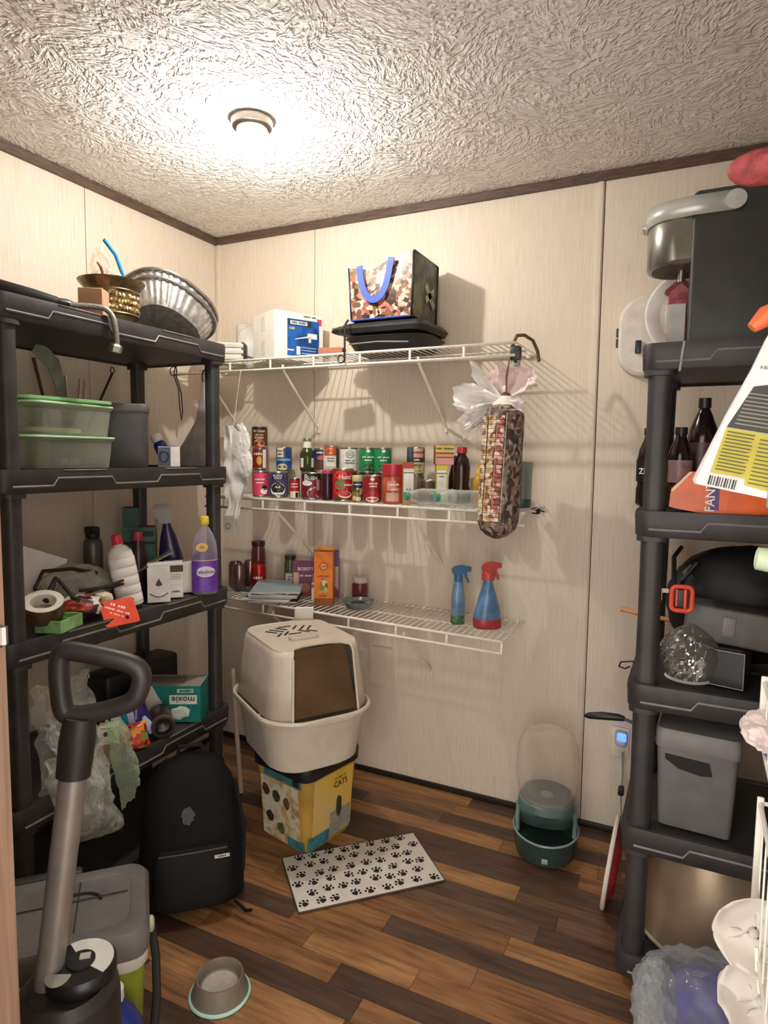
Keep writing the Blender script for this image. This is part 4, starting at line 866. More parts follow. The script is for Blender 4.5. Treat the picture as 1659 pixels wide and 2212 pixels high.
# gravity feeder
t = thing('pet_feeder', 'clear-domed gravity pet feeder on the floor by the back wall', 'pet feeder', (1.682, -.205, 0), 11)
FG = M('5f7672', .35, var=.12); FD = M('33423f', .4)
m = MB(); m.loft([ell(.095, .115, 0, 36, (0, -.015)), ell(.105, .125, .006, 36, (0, -.015)), ell(.116, .137, .08, 36, (0, -.015)), ell(.117, .138, .086, 36, (0, -.015)), ell(.110, .131, .086, 36, (0, -.015)), ell(.098, .118, .02, 36, (0, -.015))]); bs_ = m.build('bowl', FD, t)
m = MB(); m.tube(ell(.1145, .1355, .087, 40, (0, -.015)), .004, 8, closed=True); m.build('bowl_rim', M('7f9a98', .25), bs_)
m = MB(); m.rbox((.0, -.1515, .035), (.022, .006, .018), .003); m.build('badge', M('93a4a2', .3), bs_)
m = MB(); m.loft([ell(.095, .045, .06, 36, (0, .055)), ell(.098, .060, .10, 36, (0, .04)), ell(.100, .085, .135, 36, (0, .015)), ell(.103, .100, .16, 36, (0, .008)), ell(.100, .098, .185, 36, (0, .008)), ell(.085, .083, .195, 36, (0, .008))]); m.build('collar', FG, t)
for s_ in (-1, 1): m = MB(); m.tube([(s_*.098, -.07, .085), (s_*.101, -.03, .12), (s_*.100, .01, .15)], .008, 8); m.build('side_arm', FG, t)
m = MB(); m.lathe([(.078, .18), (.094, .196), (.104, .225), (.109, .27), (.109, .34), (.105, .385), (.092, .418), (.07, .436), (.03, .445), (.001, .446)], 36, c=(0, .008, 0), capb=False, capt=False); m.build('dome', MC('f6f2ea', .11, .04), t)
m = MB(); m.lathe([(.001, .192), (.045, .198), (.075, .21), (.088, .205)], 30, c=(0, .008, 0), capb=False, capt=False); m.build('kibble', M('2d3430', .7, bump=.5, bs=90), t)
# bowl on the floor
t = thing('cat_bowl', 'grey-brown pet bowl with a mint rubber ring on the floor in front', 'bowl', (1.052, -1.252, 0))
m = MB(); m.lathe([(.074, .003), (.075, .008), (.066, .030), (.062, .052), (.0605, .056), (.057, .056), (.054, .050), (.051, .030), (.045, .026), (.001, .024)], 48, capt=False); m.build('body', M('7b7061', .45, var=.06), t)
m = MB(); m.lathe([(.001, .0245), (.046, .0275)], 40, capb=False, capt=False); m.build('inner_floor', M('b5aea2', .5, var=.06, vs=60), t)
m = MB(); m.tube([(.0755*cos(2*pi*k/48), .0755*sin(2*pi*k/48), .005) for k in range(48)], .005, 8, closed=True); m.build('rubber_ring', M('a9d3c9', .45), t)
# ------------------------------------------------------------------ cans, jars and boxes on the middle wire shelf
def cyl_patch(mb, r, a, wdt, z0, z1, mi, n=8):
    da = wdt/r; vs = []
    for k in range(n+1):
        aa = a/r-da/2+da*k/n; vs += [(r*sin(aa), -r*cos(aa), z0), (r*sin(aa), -r*cos(aa), z1)]
    mb.add(vs, [(2*k, 2*k+2, 2*k+3, 2*k+1) for k in range(n)], mi, True)
def cyl_ellipse(mb, r, a, zc, rx, rz, mi, n=20):
    vs = [(r*sin(a/r), -r*cos(a/r), zc)]
    for k in range(n):
        aa = (a+rx*cos(2*pi*k/n))/r; vs.append((r*sin(aa), -r*cos(aa), zc+rz*sin(2*pi*k/n)))
    mb.add(vs, [(0, 1+k, 1+(k+1) % n) for k in range(n)], mi, True)
TIN = M('b5b0a6', .3, .9)
def can(label, loc, r, h, wrap, patches=(), texts=(), rz=32, top=None, group='tins on the middle wire shelf', name='food_can'):
    t = thing(name, label, 'can', loc, rz, group)
    m = MB(); m.lathe([(r-.003, .001), (r, .002), (r, .006), (r-.0012, .008), (r-.0012, h-.008), (r, h-.006), (r, h-.001), (r-.002, h), (r-.004, h-.003), (.001, h-.003)], 28, capt=False); m.build('tin', top or TIN, t)
    m = MB(); mats = [wrap]; m.lathe([(r-.0004, .008), (r-.0004, h-.008)], 28, capb=False, capt=False)
    for p in patches:
        if p[-1] not in mats: mats.append(p[-1])
        mi = mats.index(p[-1])
        if p[0] == 'r': cyl_patch(m, r+.0004+.0001*len(mats), p[1], p[2], p[3]*h, p[4]*h, mi)
        else: cyl_ellipse(m, r+.0004+.0001*len(mats), p[1], p[2]*h, p[3], p[4]*h, mi)
    lb = m.build('label', mats, t)
    for (s, size, zc, mt, *a0) in texts: txt(s, size, mt, lb, wrap=(r+.0014, zc*h, (a0[0] if a0 else 0)/r))
    return t
def carton(label, loc, w_, d, h, mats, patches=(), texts=(), rz=32, cat='box', group=None, name='carton', rot=None):
    """mats: (front, side, top); patches (x, z, w, h, mat) on the front as fractions of the front face"""
    t = thing(name, label, cat, loc, rz, group, rot=rot)
    ms = [mats[0], mats[1], mats[2]]
    m = MB(); m.box((0, 0, h/2), (w_, d, h), [1, 2, 0, 1, 0, 1]); m.build('carton', ms, t)
    for i, p in enumerate(patches):
        b = MB(); b.box((p[0]*w_, -d/2-.0002-.0001*i, p[1]*h), (p[2]*w_, .0004, p[3]*h)); b.build('print_patch', p[4], t)
    for (s, size, xx, zz, mt, *sq) in texts: txt(s, size, mt, t, front(xx*w_, zz*h, -d/2-.0012), squash=(sq[0] if sq else 1))
    return t
WHT = M('eee9e0', .55); CRM = M('e3d6b4', .6); BLK = M('1b1918', .5)
RED = M('b32024', .4); DRED = M('7e1a1c', .4); PNK = M('e0426a', .45); NAVY = M('22305f', .4); PUR = M('4a3562', .45); GRN = M('1f8a4e', .45); BRN = M('5b2d1f', .45); ORG = M('d9692c', .45); YEL = M('d9a83a', .45)
S2 = 1.2425; zs = lambda x: S2-.004*(x-.2)+.0008
yf, yb, sh = -.262, -.115, .1105
# front row
can('pink fruit tin, leftmost in the front row beside the hanging paper', (.452, yf, zs(.45)), .0345, .108, PNK, (('e', .018, .22, .016, .12, WHT), ('e', .02, .36, .012, .09, BLK)), (('SLICED', .012, .68, WHT), ('PEACHES', .009, .55, WHT)))
can('navy tin with a bowl of dark beans on its label', (.543, yf, zs(.54)), .042, .107, M('4d4668', .45, var=.3), (('r', 0, .05, .72, .95, NAVY), ('e', 0, .33, .032, .26, WHT), ('e', 0, .40, .030, .20, BLK), ('e', 0, .40, .026, .16, MP(['241a18', '4a3a34', '1a1210'], 90, 'v', .4))), (('BLACK', .013, .86, WHT), ('BEANS', .011, .76, WHT), ('low sodium', .007, .12, PR)))
can('small red spice tin with a tan base between two larger tins', (.628, yf-.006, zs(.63)), .022, .083, RED, (('r', 0, .04, .04, .36, CRM), ('r', .01, .012, .06, .3, BLK)), (('BAKING', .0085, .72, WHT), ('POWDER', .0085, .58, WHT)))
can('dark red tin of beans with a big white name, before the green bottle', (.706, yf, zs(.71)), .0425, .107, M('7d2033', .4, var=.2), (('r', 0, .085, .78, .98, BLK), ('e', .012, .25, .030, .22, MP(['b0909a', '8a2a3a', 'd8c8c8', '6a1a2a'], 70, 'v', .4)), ('e', -.02, .62, .022, .10, WHT), ('r', .028, .014, .35, .75, M('a8887a', .5))), (("B", .034, .82, WHT, -.022), ('USH', .020, .80, WHT, .006)))
can('red tomato tin with tomatoes pictured, beside the dark jar', (.853, yf, zs(.85)), .0425, .128, RED, (('e', -.012, .80, .026, .15, M('d8403a', .4)), ('e', -.014, .5, .022, .16, M('6a8a4a', .5)), ('e', -.012, .34, .03, .15, M('c83a30', .4)), ('e', .008, .2, .028, .10, CRM), ('e', .008, .22, .022, .07, M('b03028', .4)), ('e', -.02, .08, .02, .05, M('3a4a2a', .5))), (("Hunt's", .026, .74, WHT, .014), ('PASTE', .012, .5, WHT, .02)))
can('plain red tin with a bowl of tomato sauce on its label', (.985, yf, zs(.985)), .0365, .105, M('9c1f28', .4), (('e', -.004, .25, .026, .18, M('b8322c', .4)), ('e', -.004, .13, .027, .09, WHT), ('e', -.004, .86, .008, .06, WHT)), (('tomato', .010, .70, WHT), ('sauce', .010, .60, WHT)))
# jars in front row
def jar(label, loc, r, h, body, lid, lidh, bands=(), texts=(), rz=32, neck=.85, name='jar', cat='jar', group='jars on the middle wire shelf'):
    t = thing(name, label, cat, loc, rz, group)
    m = MB(); hb = h-lidh
    m.lathe([(r*.93, 0), (r, .004), (r, hb*.80), (r*.96, hb*.88), (r*neck, hb*.97), (r*neck, hb)], 28); b = m.build('body', body, t)
    m = MB(); m.lathe([(r*neck+.002, hb-.002), (r*neck+.003, hb), (r*neck+.003, h-.002), (r*neck+.001, h), (.001, h)], 28, capt=False); m.build('lid', lid, t)
    if bands:
        m = MB(); mats = []
        for p in bands:
            if p[-1] not in mats: mats.append(p[-1])
            mi = mats.index(p[-1])
            if p[0] == 'r': cyl_patch(m, r+.0006+.0002*mi, p[1], p[2], p[3]*h, p[4]*h, mi)
            else: cyl_ellipse(m, r+.0006+.0002*mi, p[1], p[2]*h, p[3], p[4]*h, mi)
        lb = m.build('label', mats, b)
        for (s, size, zc, mt, *a0) in texts: txt(s, size, mt, lb, wrap=(r+.0018, zc*h, (a0[0] if a0 else 0)/r))
    return t
jar('slim dark purple jar with a pink lid between two red tins', (.784, yf-.004, zs(.78)), .022, .121, M('3a1a20', .2), M('c04a6a', .4), .014)
jar('small spice jar with a pale yellow lid in the front row', (.925, yf-.012, zs(.925)), .021, .103, MP(['c9b06a', '8a7a3a', 'e0d0a0', '5a4a2a'], 60, 'v', .3), M('d9cf96', .4), .022, (('r', 0, .042, .52, .76, NAVY), ('e', 0, .12, .014, .07, CRM)), (('GARLIC', .008, .66, WHT),))
jar('orange-red sauce jar with a wide red lid next to the tall carton', (1.072, yf, zs(1.07)), .0395, .150, M('b9583e', .25, var=.2), M('b8323a', .35), .045, (('r', -.004, .05, .33, .58, M('d8907a', .5)), ('r', -.006, .05, .06, .28, M('cfa08a', .5)), ('e', .02, .5, .016, .10, M('c02a24', .4)), ('r', 0, .07, .72, .78, M('e6c8b8', .5))), (('SALSA', .014, .48, WHT), ('mild', .009, .36, WHT)), neck=.97)
carton('tall narrow tan and white carton with a red top, front row right of the jar', (1.137, yf-.006, zs(1.14)), .040, .035, .157, (M('d8cdbb', .6), M('a9784e', .6), M('b03a30', .5)), ((0, .93, 1.0, .14, M('b5443a', .5)), (0, .55, .84, .5, WHT), (0, .15, 1.0, .28, M('b08a5e', .6))), (('Nutrition', .007, 0, .76, PR), ('NET WT', .006, 0, .36, PR)), rz=34, name='rice_carton', group=None)
# back row, upper level; plain tins carry it
hid = 'plain tin in the hidden lower back row carrying the upper tins'
for xx in (.338, .47, .60, .713, .80, .885, .96, 1.105):
    can(hid, (xx, yb, zs(xx)), .0335, .1085, M('8d8478', .45, .3), group='hidden lower tins of the back row')
zu = lambda x: zs(x)+.1092
can('dark red tin with white lettering under the tall brown tin, far left back row', (.338, yb, zu(.34)), .0335, .098, M('8c1f1e', .4), (('r', .026, .02, .08, .92, WHT), ('e', 0, .42, .012, .2, YEL)), (('CHILI', .017, .72, WHT),))
t = can('brown tin of pork and beans, highest of all on the middle wire shelf', (.338, yb, zu(.34)+.0988), .0355, .094, BRN, (('r', 0, .066, .86, .97, M('3a1a14', .5)), ('e', 0, .2, .026, .2, MP(['b0603a', '8a3a24', 'd88a5a'], 60, 'v', .4))), (("Van Camp's", .0125, .78, WHT), ('PORK and', .008, .60, CRM), ('BEANS', .014, .46, CRM)))
can('blue tin with a pale bowl on its label, standing alone in the back row', (.47, yb, zu(.47)), .0345, .104, M('24487e', .4, var=.3, vs=10), (('r', -.018, .034, .55, .96, CRM), ('e', -.008, .15, .024, .14, M('d8c8a0', .5)), ('r', 0, .07, .40, .50, M('7ea6c8', .5))), (("PROGRESSO", .008, .82, NAVY, -.018), ('SOUP', .010, .68, NAVY, -.018)))
# green bottle
t = thing('green_glass_bottle', 'dark green glass bottle with a white neck band in the back row', 'bottle', (.592, yb, zu(.59)), 32)
m = MB(); m.lathe([(.030, 0), (.0325, .004), (.0325, .072), (.026, .088), (.018, .10), (.0165, .118)], 28); m.build('body', M('3d4424', .15, var=.15), t)
m = MB(); m.lathe([(.0192, .100), (.0185, .118), (.0185, .126), (.017, .127)], 24, capb=False, capt=False); m.build('neck_band', WHT, t)
m = MB(); m.lathe([(.0185, .127), (.0185, .139), (.016, .142), (.001, .142)], 24, capt=False); m.build('cap', M('8a8f6a', .35, .5), t)
m = MB(); cyl_patch(m, .0331, -.026, .016, .016, .056, 0); cyl_patch(m, .0331, .026, .016, .016, .056, 0); m.build('label', WHT, t)
can('navy and brown tin half hidden right of the green bottle', (.655, yb+.012, zu(.655)), .0335, .100, NAVY, (('r', 0, .08, .08, .45, M('5a3228', .5)), ('e', 0, .58, .02, .10, M('c06048', .5)),), (("BUSH'S", .012, .8, WHT),))
can('white tin with an orange band of fruit, right of the green bottle', (.716, yb-.006, zu(.716)), .0345, .110, WHT, (('r', -.004, .068, .62, .96, M('c2542a', .45)), ('e', -.004, .80, .022, .12, MP(['e0a070', 'c04a20', 'e8c8a0'], 50, 'v', .4)), ('r', .03, .02, .1, .9, M('3a4a30', .5)), ('r', -.004, .05, .10, .22, M('cfc5b0', .5))), (('MANDARIN', .007, .52, PR, -.004), ('ORANGES', .007, .42, PR, -.004)))
can('white tin with a green round emblem in the back row', (.802, yb-.004, zu(.80)), .0385, .104, WHT, (('e', 0, .72, .017, .15, M('3f9a5a', .5)), ('e', 0, .72, .014, .12, WHT)), (('great', .007, .76, GRN), ('value', .007, .68, GRN), ('cream of', .008, .48, PR), ('mushroom', .008, .38, PR)))
for k, xx in enumerate((.888, .958)):
    can('bright green tin of %s' % ('green beans, left of the green pair' if k == 0 else 'green beans, right of the green pair'), (xx, yb-.004, zu(xx)), .0365, .104, GRN, (('e', .004, .22, .025, .14, MP(['4a5a2a', '7a8a4a', '3a2a20'], 70, 'v', .4)), ('e', .0, .86, .008, .06, WHT)), (('cut green', .010, .62, WHT), ('beans', .010, .50, WHT)))
can('brown and cream soup tin with a pale pink name panel, alone in the back row', (1.105, yb-.004, zu(1.1)), .0365, .108, M('4a4038', .4), (('r', .006, .042, .62, .95, M('d8a898', .5)), ('r', 0, .085, .46, .60, M('3a4038', .5)), ('r', 0, .074, .06, .44, M('c8b78a', .55)), ('e', .01, .2, .024, .10, M('8a7a58', .5)), ('r', -.03, .014, .6, .95, M('3a6a8a', .5))), (("Chunky", .013, .80, DRED, .006), ('BEEF', .010, .53, WHT), ('BARLEY', .010, .34, PR)))
can('olive brown meat tin lying low behind the water bottles', (1.175, -.165, zs(1.18)), .038, .090, M('6a4a40', .45), (('r', .02, .04, .2, .8, M('4a5040', .5)),), (('ROAST', .010, .58, WHT, .016), ('BEEF', .010, .42, WHT, .016)))
carton('green-edged white carton standing behind the water bottles', (1.235, -.175, zs(1.23)), .042, .030, .150, (M('c9c66a', .55), M('a08a4a', .6), M('c8b86a', .6)), ((0, .47, .84, .78, WHT), (0, .93, 1, .1, M('d8c24a', .5))), (('Nutrition', .007, 0, .78, PR), ('Facts', .007, 0, .70, PR)), name='pasta_carton')
carton('yellow and pink packet stacked on the green-edged carton', (1.240, -.165, zs(1.23)+.1508), .070, .045, .072, (M('d8a878', .55), M('8a5a3a', .6), M('b06a4a', .6)), ((0, .82, 1.0, .34, M('e0c66a', .5)), (0, .60, 1.0, .08, M('a83a24', .5)), (0, .22, 1.0, .42, M('d89a92', .5)), (0, .38, .9, .05, M('4a3a4a', .5))), (('corn starch', .010, 0, .84, PR),), name='stacked_packet')
# sauce bottles
def bottle(name, label, cat, loc, prof, cap, mat, capmat, rz=32, extra=None, group=None, seg=28):
    t = thing(name, label, cat, loc, rz, group); MB().lathe(prof, seg).build('body', mat, t); MB().lathe(cap, 20, capt=False).build('cap', capmat, t)
    if extra: extra(t)
    return t
bottle('syrup_bottle', 'dark brown syrup bottle with a red cap behind the water bottles', 'bottle', (1.300, -.125, zs(1.3)), [(.034, 0), (.037, .006), (.037, .045), (.029, .075), (.032, .10), (.033, .14), (.027, .172), (.016, .19), (.016, .20)], [(.019, .195), (.020, .198), (.019, .218), (.001, .22)], M('33201a', .2), M('b8322c', .4))
bottle('soy_bottle', 'squat dark bottle between the green-edged carton and the syrup', 'bottle', (1.262, -.085, zs(1.26)), [(.026, 0), (.028, .005), (.028, .10), (.02, .14), (.012, .16), (.012, .17)], [(.015, .168), (.0155, .17), (.015, .184), (.001, .185)], M('2a1d18', .2), M('3a2018', .4))
bottle('mustard_bottle', 'yellow mustard bottle with a pointed cap right of the syrup', 'bottle', (1.372, -.125, zs(1.37)), [(.022, 0), (.024, .004), (.023, .07), (.025, .085), (.019, .105), (.014, .112)], [(.016, .112), (.016, .124), (.007, .136), (.004, .158), (.001, .158)], M('c9922c', .35), M('d2a23a', .4))
bottle('hot_sauce_bottle', 'brown sauce bottle with an orange neck label behind the hanging net bag', 'bottle', (1.430, -.13, zs(1.43)), [(.026, 0), (.028, .005), (.028, .085), (.018, .118), (.013, .14), (.013, .165)], [(.0155, .12), (.0158, .165), (.015, .178), (.001, .18)], M('6a2a1a', .2), M('cf7a52', .45), extra=lambda t: MB().lathe([(.0287, .01), (.0287, .04)], 28, capb=False, capt=False).build('label', M('d8805a', .5), t))
# water bottles lying down
CLB = MC('f2f6f2', .12, .05)
def water(label, loc, rz, lay=True, cap='4f9a84'):
    t = thing('water_bottle', label, 'bottle', loc, group='empty water bottles on the middle wire shelf', rot=((R(88), 0, R(rz)) if lay else (0, 0, R(rz))))
    r = .030; prof = [(.024, 0), (r, .006)]
    for k in range(8): prof += [(r, .012+.014*k), (r*.93, .019+.014*k)]
    prof += [(r, .126), (r*.97, .14), (r*.75, .165), (.014, .185), (.0135, .195)]
    MB().lathe(prof, 24, capt=False).build('body', CLB, t)
    MB().lathe([(.0155, .190), (.016, .192), (.0155, .206), (.001, .207)], 18, capt=False).build('cap', M(cap, .4), t)
    return t
water('crushed clear bottle with a green cap lying left in front of the cartons', (1.305, -.225, zs(1.3)+.0315), -38)
water('clear bottle with a green cap lying right, beside the hanging net bag', (1.435, -.235, zs(1.43)+.0315), -44)
t = thing('glass_tumbler', 'tall clear tumbler with a green base at the right end of the middle shelf', 'glass', (1.545, -.15, zs(1.55)))
MB().lathe([(.030, .004), (.032, .03), (.036, .165), (.034, .167), (.030, .03)], 24, capb=False, capt=False).build('glass', MC('c9cec6', .30, .08), t)
MB().lathe([(.030, 0), (.0315, .002), (.0325, .032), (.001, .036)], 24, capt=False).build('base', M('3f5a4e', .3), t)
t = thing('binder_clip', 'black clip on the right end of the middle wire shelf', 'clip', (1.575, -.06, zs(1.57)-.03), 20)
m = MB(); m.rbox((0, 0, .012), (.03, .045, .022), .006); m.build('clip', BLK, t); m = MB(); m.tube([(0, -.02, .02), (.03, -.02, .01), (.035, .02, .008), (0, .02, .02)], .0022, 6); m.build('wire_arm', BLK, t)

# ------------------------------------------------------------------ topmost wire shelf
S1 = 1.8125
t = thing('tool_box_carton', 'white cardboard box with a blue product picture on the topmost wire shelf', 'box', (.514, -.1495, S1), 62)
m = MB(); m.box((0, 0, .097), (.228, .20, .194), [0, 1, 0, 0, 0, 0]); m.build('carton', [M('e6e1d8', .65, var=.015), M('d2c3ab', .7)], t)
BLU = MP(['1f4f96', '2a62ae', '183c78', '3d78bc'], 9, 'n', .4)
m = MB(); m.box((.02, -.1004, .092), (.150, .0008, .150)); pp = m.build('picture_panel', BLU, t)
m = MB(); m.box((.003, -.1012, .152), (.108, .0006, .022)); m.build('name_bar', M('2b3038', .5), pp); m = MB(); m.box((-.002, -.1016, .152), (.080, .0006, .015)); m.build('name_plate', M('cfd6de', .5), pp)
txt('HART TOOLS', .011, M('2b3038', .5), pp, front(-.002, .152, -.1021)); txt('20V', .014, M('e6c24a', .5), pp, front(-.033, .128, -.1012))
m = MB(); m.tube([(-.02, -.1012, .085), (.045, -.1012, .100)], [.002, .004], 6); m.rbox((.062, -.1014, .104), (.045, .0014, .022), .0005, 1); m.rbox((.05, -.1014, .088), (.012, .0014, .022), .0005, 1); m.build('saw_picture', M('e6e4de', .5), pp)
for k in range(3): m = MB(); m.box((.045, -.1010, .055-.012*k), (.07, .0005, .004)); m.build('text_line', M('8fb0d8', .5), pp)
m = MB(); m.box((-.004, -.1010, .040), (.018, .0005, .034)); m.box((-.04, -.1010, .04), (.03, .0005, .006)); m.build('battery_picture', M('dfe3e8', .5), pp)
m = MB(); m.box((.096, -.1004, .166), (.022, .0006, .026)); m.build('red_sticker', M('e0404a', .5), t)
txt('RECIP SAW', .011, M('4a4640', .6), t, front(.05, .182, -.1008))
for zz in (.15, .05): m = MB(); m.box((-.1146, 0, zz), (.0006, .04, .06)); m.build('tape_strip', M('d9d0bf', .4), t)
m = MB(); m.box((0, 0, 0), (.10, .09, .002), xf=X.Translation((.062, .03, .206)) @ X.Rotation(R(-16), 4, 'Y') @ X.Rotation(R(8), 4, 'X')); m.build('top_flap', CARD, t)
tag(MB().rbox((0, 0, .014), (.10, .05, .027), .002, 1).build('flat_carton', M('a5694e', .75), loc=(.800, -.262, S1), rot=(0, 0, R(12))), 'flat reddish-brown carton between the white box and the black trays', 'box')
# grey appliance and slatted box at the left end
t = thing('desk_fan', 'grey round-faced appliance with a ring on it behind the foil pans', 'appliance', (.285, -.075, S1), 34)
m = MB(); m.rbox((0, .01, .10), (.17, .06, .20), .03, 3); m.build('housing', M('b9b3a8', .5), t)
m = MB(); m.lathe([(.001, .0), (.070, 0), (.075, .006), (.073, .012), (.068, .008), (.001, .008)], 36, capb=False, capt=False, xf=front(0, .115, -.021)); m.build('round_face', M('c9c4ba', .45), t)
m = MB(); m.tube([(.04+.018*cos(2*pi*k/20), -.036, .085+.018*sin(2*pi*k/20)) for k in range(20)], .003, 6, closed=True); m.build('ring', M('3a332c', .4), t)
m = MB(); m.rbox((.07, .02, .19), (.05, .05, .03), .008); m.build('dark_cap', M('4a4844', .5), t)
t = thing('slatted_box', 'pale grey slatted box with a dark end at the left of the topmost wire shelf', 'box', (.215, -.22, S1), 30)
MB().rbox((0, 0, .045), (.20, .10, .088), .004).build('body', M('cfcabf', .5), t)
for k in range(3): MB().rbox((0, -.052, .022+.026*k), (.20, .006, .016), .002).build('slat', M('bdb7ab', .5), t)
MB().rbox((.098, 0, .045), (.012, .106, .092), .003).build('end_cap', M('3b3a36', .5), t)
# black trays under the tote
t = thing('black_tray', 'lower black tray of the stack under the tote bag', 'tray', (1.03, -.165, S1), 4)
m = MB(); m.loft([rrect(.25, .19, .05, 0), rrect(.28, .22, .06, .004), rrect(.34, .27, .08, .050), rrect(.36, .285, .08, .055), rrect(.35, .275, .08, .058), rrect(.30, .23, .06, .05)]); m.build('tray', M('24211f', .4, var=.25), t)
m = MB(); m.tube([(-.14, -.128, .03), (-.02, -.131, .034), (.10, -.128, .028)], .003, 6); m.build('silver_strip', M('8a8580', .35, .5), t)
t = thing('folded_black_cover', 'thin crumpled black cover on top of the lower black tray', 'cover', (1.020, -.165, S1+.0585), 0)
m = MB(); m.loft([[(x*(1+.06*noise.noise(V((x*9, y*9, z*30)))), y*(1+.05*noise.noise(V((x*11, y*7, 3)))), z+.010*noise.noise(V((x*8, y*8, 1)))) for x, y, z in rrect(w_, d_, .05, z_, 6)] for (w_, d_, z_) in ((.30, .21, .010), (.36, .26, .014), (.385, .27, .032), (.36, .25, .050), (.29, .21, .058))]); m.build('cover', M('1e1c1b', .5, var=.3, bump=.3, bs=40), t)
m = MB(); m.blob((-.185, -.06, .04), (.050, .035, .014), .25, 2, 5, 3, smooth=True); m.build('corner_flap', M('39382f', .6), t)
t = thing('bungee_strap', 'thin black strap looped from the trays round the shelf lip', 'strap', (.895, -.325, S1-.04))
m = MB(); m.tube([(.0, .02, .16), (.004, -.008, .14), (.006, -.016, .08), (.004, -.012, .04), (.0, -.006, .0)], .004, 8); m.build('strap', BLK, t); m = MB(); m.tube([(-.012+.014*cos(2*pi*k/14), -.010, .012+.014*sin(2*pi*k/14)) for k in range(14)], .0028, 6, closed=True); m.build('ring', BLK, t)
# insulated tote
t = thing('tote_bag', 'insulated tote bag with a food picture and blue handles, on the black trays', 'bag', (1.022, -.170, S1+.1190), 0)
FOOD = MP(['6b4a38', 'b97a66', '3a2a22', 'd9b09a', '9a5a48', '7a5a3a', 'e2c8b4', 'c87c6c', '4a3426', 'cfa088'], 62, 'v', .35)
SIDE = MP(['4a463e', '6a6450', '38362f', '7d7a5a', '5a5a4a'], 7, 'n', .45)
def tote(fx, u, v):   # corners with a sagging top edge
    return None
W2, D2, HB = .135, .118, .232
def topz(x): return HB*(.86+.14*max(0, (x+W2)/(2*W2))**1.6-.10*math.exp(-((x+.04)/.05)**2))
N = 14; fr = MB(); 
fr.grid(lambda u, v: (-W2*(1-.10*(1-v))+2*W2*(1-.05*(1-v))*u, -D2-.010*sin(pi*u)*sin(pi*v), v*topz(-W2+2*W2*u)), N, 10); part(fr.build('front_panel', FOOD, t), 'panel printed with a food picture')
b_ = MB(); b_.grid(lambda u, v: (-W2*(1-.10*(1-v))+2*W2*(1-.05*(1-v))*u, D2, v*topz(-W2+2*W2*u)), N, 10); b_.build('back_panel', SIDE, t)
for s_ in (-1, 1):
    b_ = MB(); b_.grid(lambda u, v: (s_*W2*(1-(.05 if s_ > 0 else .10)*(1-v))+s_*.006*sin(pi*u), -D2+2*D2*u, v*topz(s_*W2)), 8, 8); b_.build('side_panel', SIDE, t)
b_ = MB(); b_.grid(lambda u, v: (-W2+2*W2*u, -D2+2*D2*v, topz(-W2+2*W2*u)-.012*sin(pi*v)), N, 8); b_.build('top_panel', M('3a3834', .6), t)
b_ = MB(); b_.box((0, 0, .002), (2*W2*.92, 2*D2, .004)); b_.build('bottom_panel', M('2a2a34', .6), t)
PI_ = M('22274a', .5)
def edge(pts, mat, r=.0035): m = MB(); m.tube(pts, r, 6); m.build('piping', mat, t)
edge([(-W2*.90, -D2, 0), (-W2, -D2, topz(-W2))], PI_); edge([(W2*.95, -D2, 0), (W2, -D2, topz(W2))], M('1d1c1e', .5), .005)
edge([(-W2+2*W2*k/12, -D2, topz(-W2+2*W2*k/12)) for k in range(13)], M('e0dcd4', .5), .002); edge([(-W2*.9+2*W2*.925*k/6, -D2-.001, .002) for k in range(7)], M('2f4aa8', .5))
edge([(W2, -D2+2*D2*k/6, topz(W2)) for k in range(7)], M('1d1c1e', .5), .005); edge([(W2, D2, topz(W2)), (W2*.96, D2, 0)], M('1d1c1e', .5), .005); edge([(W2*.95, -D2, .002), (W2*.95, D2, .002)], M('1d1c1e', .5), .004)
hp = [(-.078, .195), (-.074, .15), (-.060, .100), (-.035, .070), (-.008, .066), (.018, .085), (.034, .12), (.044, .16), (.054, .212)]
pts = []
for i in range(len(hp)-1):
    for k in range(4): pts.append((hp[i][0]+(hp[i+1][0]-hp[i][0])*k/4, hp[i][1]+(hp[i+1][1]-hp[i][1])*k/4))
pts.append(hp[-1])
for _ in range(3): pts = [pts[0]]+[((pts[i-1][0]+2*pts[i][0]+pts[i+1][0])/4, (pts[i-1][1]+2*pts[i][1]+pts[i+1][1])/4) for i in range(1, len(pts)-1)]+[pts[-1]]
m = MB(); vs = []
for i, (x_, z_) in enumerate(pts):
    a = pts[max(0, i-1)]; b = pts[min(len(pts)-1, i+1)]; dx, dz = b[0]-a[0], b[1]-a[1]; L_ = sqrt(dx*dx+dz*dz); nx, nz = -dz/L_*.0125, dx/L_*.0125
    for off in (-D2-.022, -D2-.019): vs += [(x_-nx, off, z_-nz), (x_+nx, off, z_+nz)]
fs = []
for i in range(len(pts)-1):
    a = i*4; b = a+4; fs += [(a, a+1, b+1, b), (a+3, a+2, b+2, b+3), (a, b, b+2, a+2), (a+1, a+3, b+3, b+1)]
m.add(vs, fs, 0, True); part(m.build('handle', M('2c4fb4', .55, var=.1), t), 'blue webbing handle')
m = MB(); m.box((0, 0, 0), (.0006, .11, .030), xf=X.Translation((W2+.0035, .035, .10)) @ X.Rotation(R(-42), 4, 'X')); m.box((0, 0, 0), (.0006, .10, .024), xf=X.Translation((W2+.0035, .035, .105)) @ X.Rotation(R(30), 4, 'X')); m.build('side_picture', M('a9a386', .5, var=.3, vs=30), t)
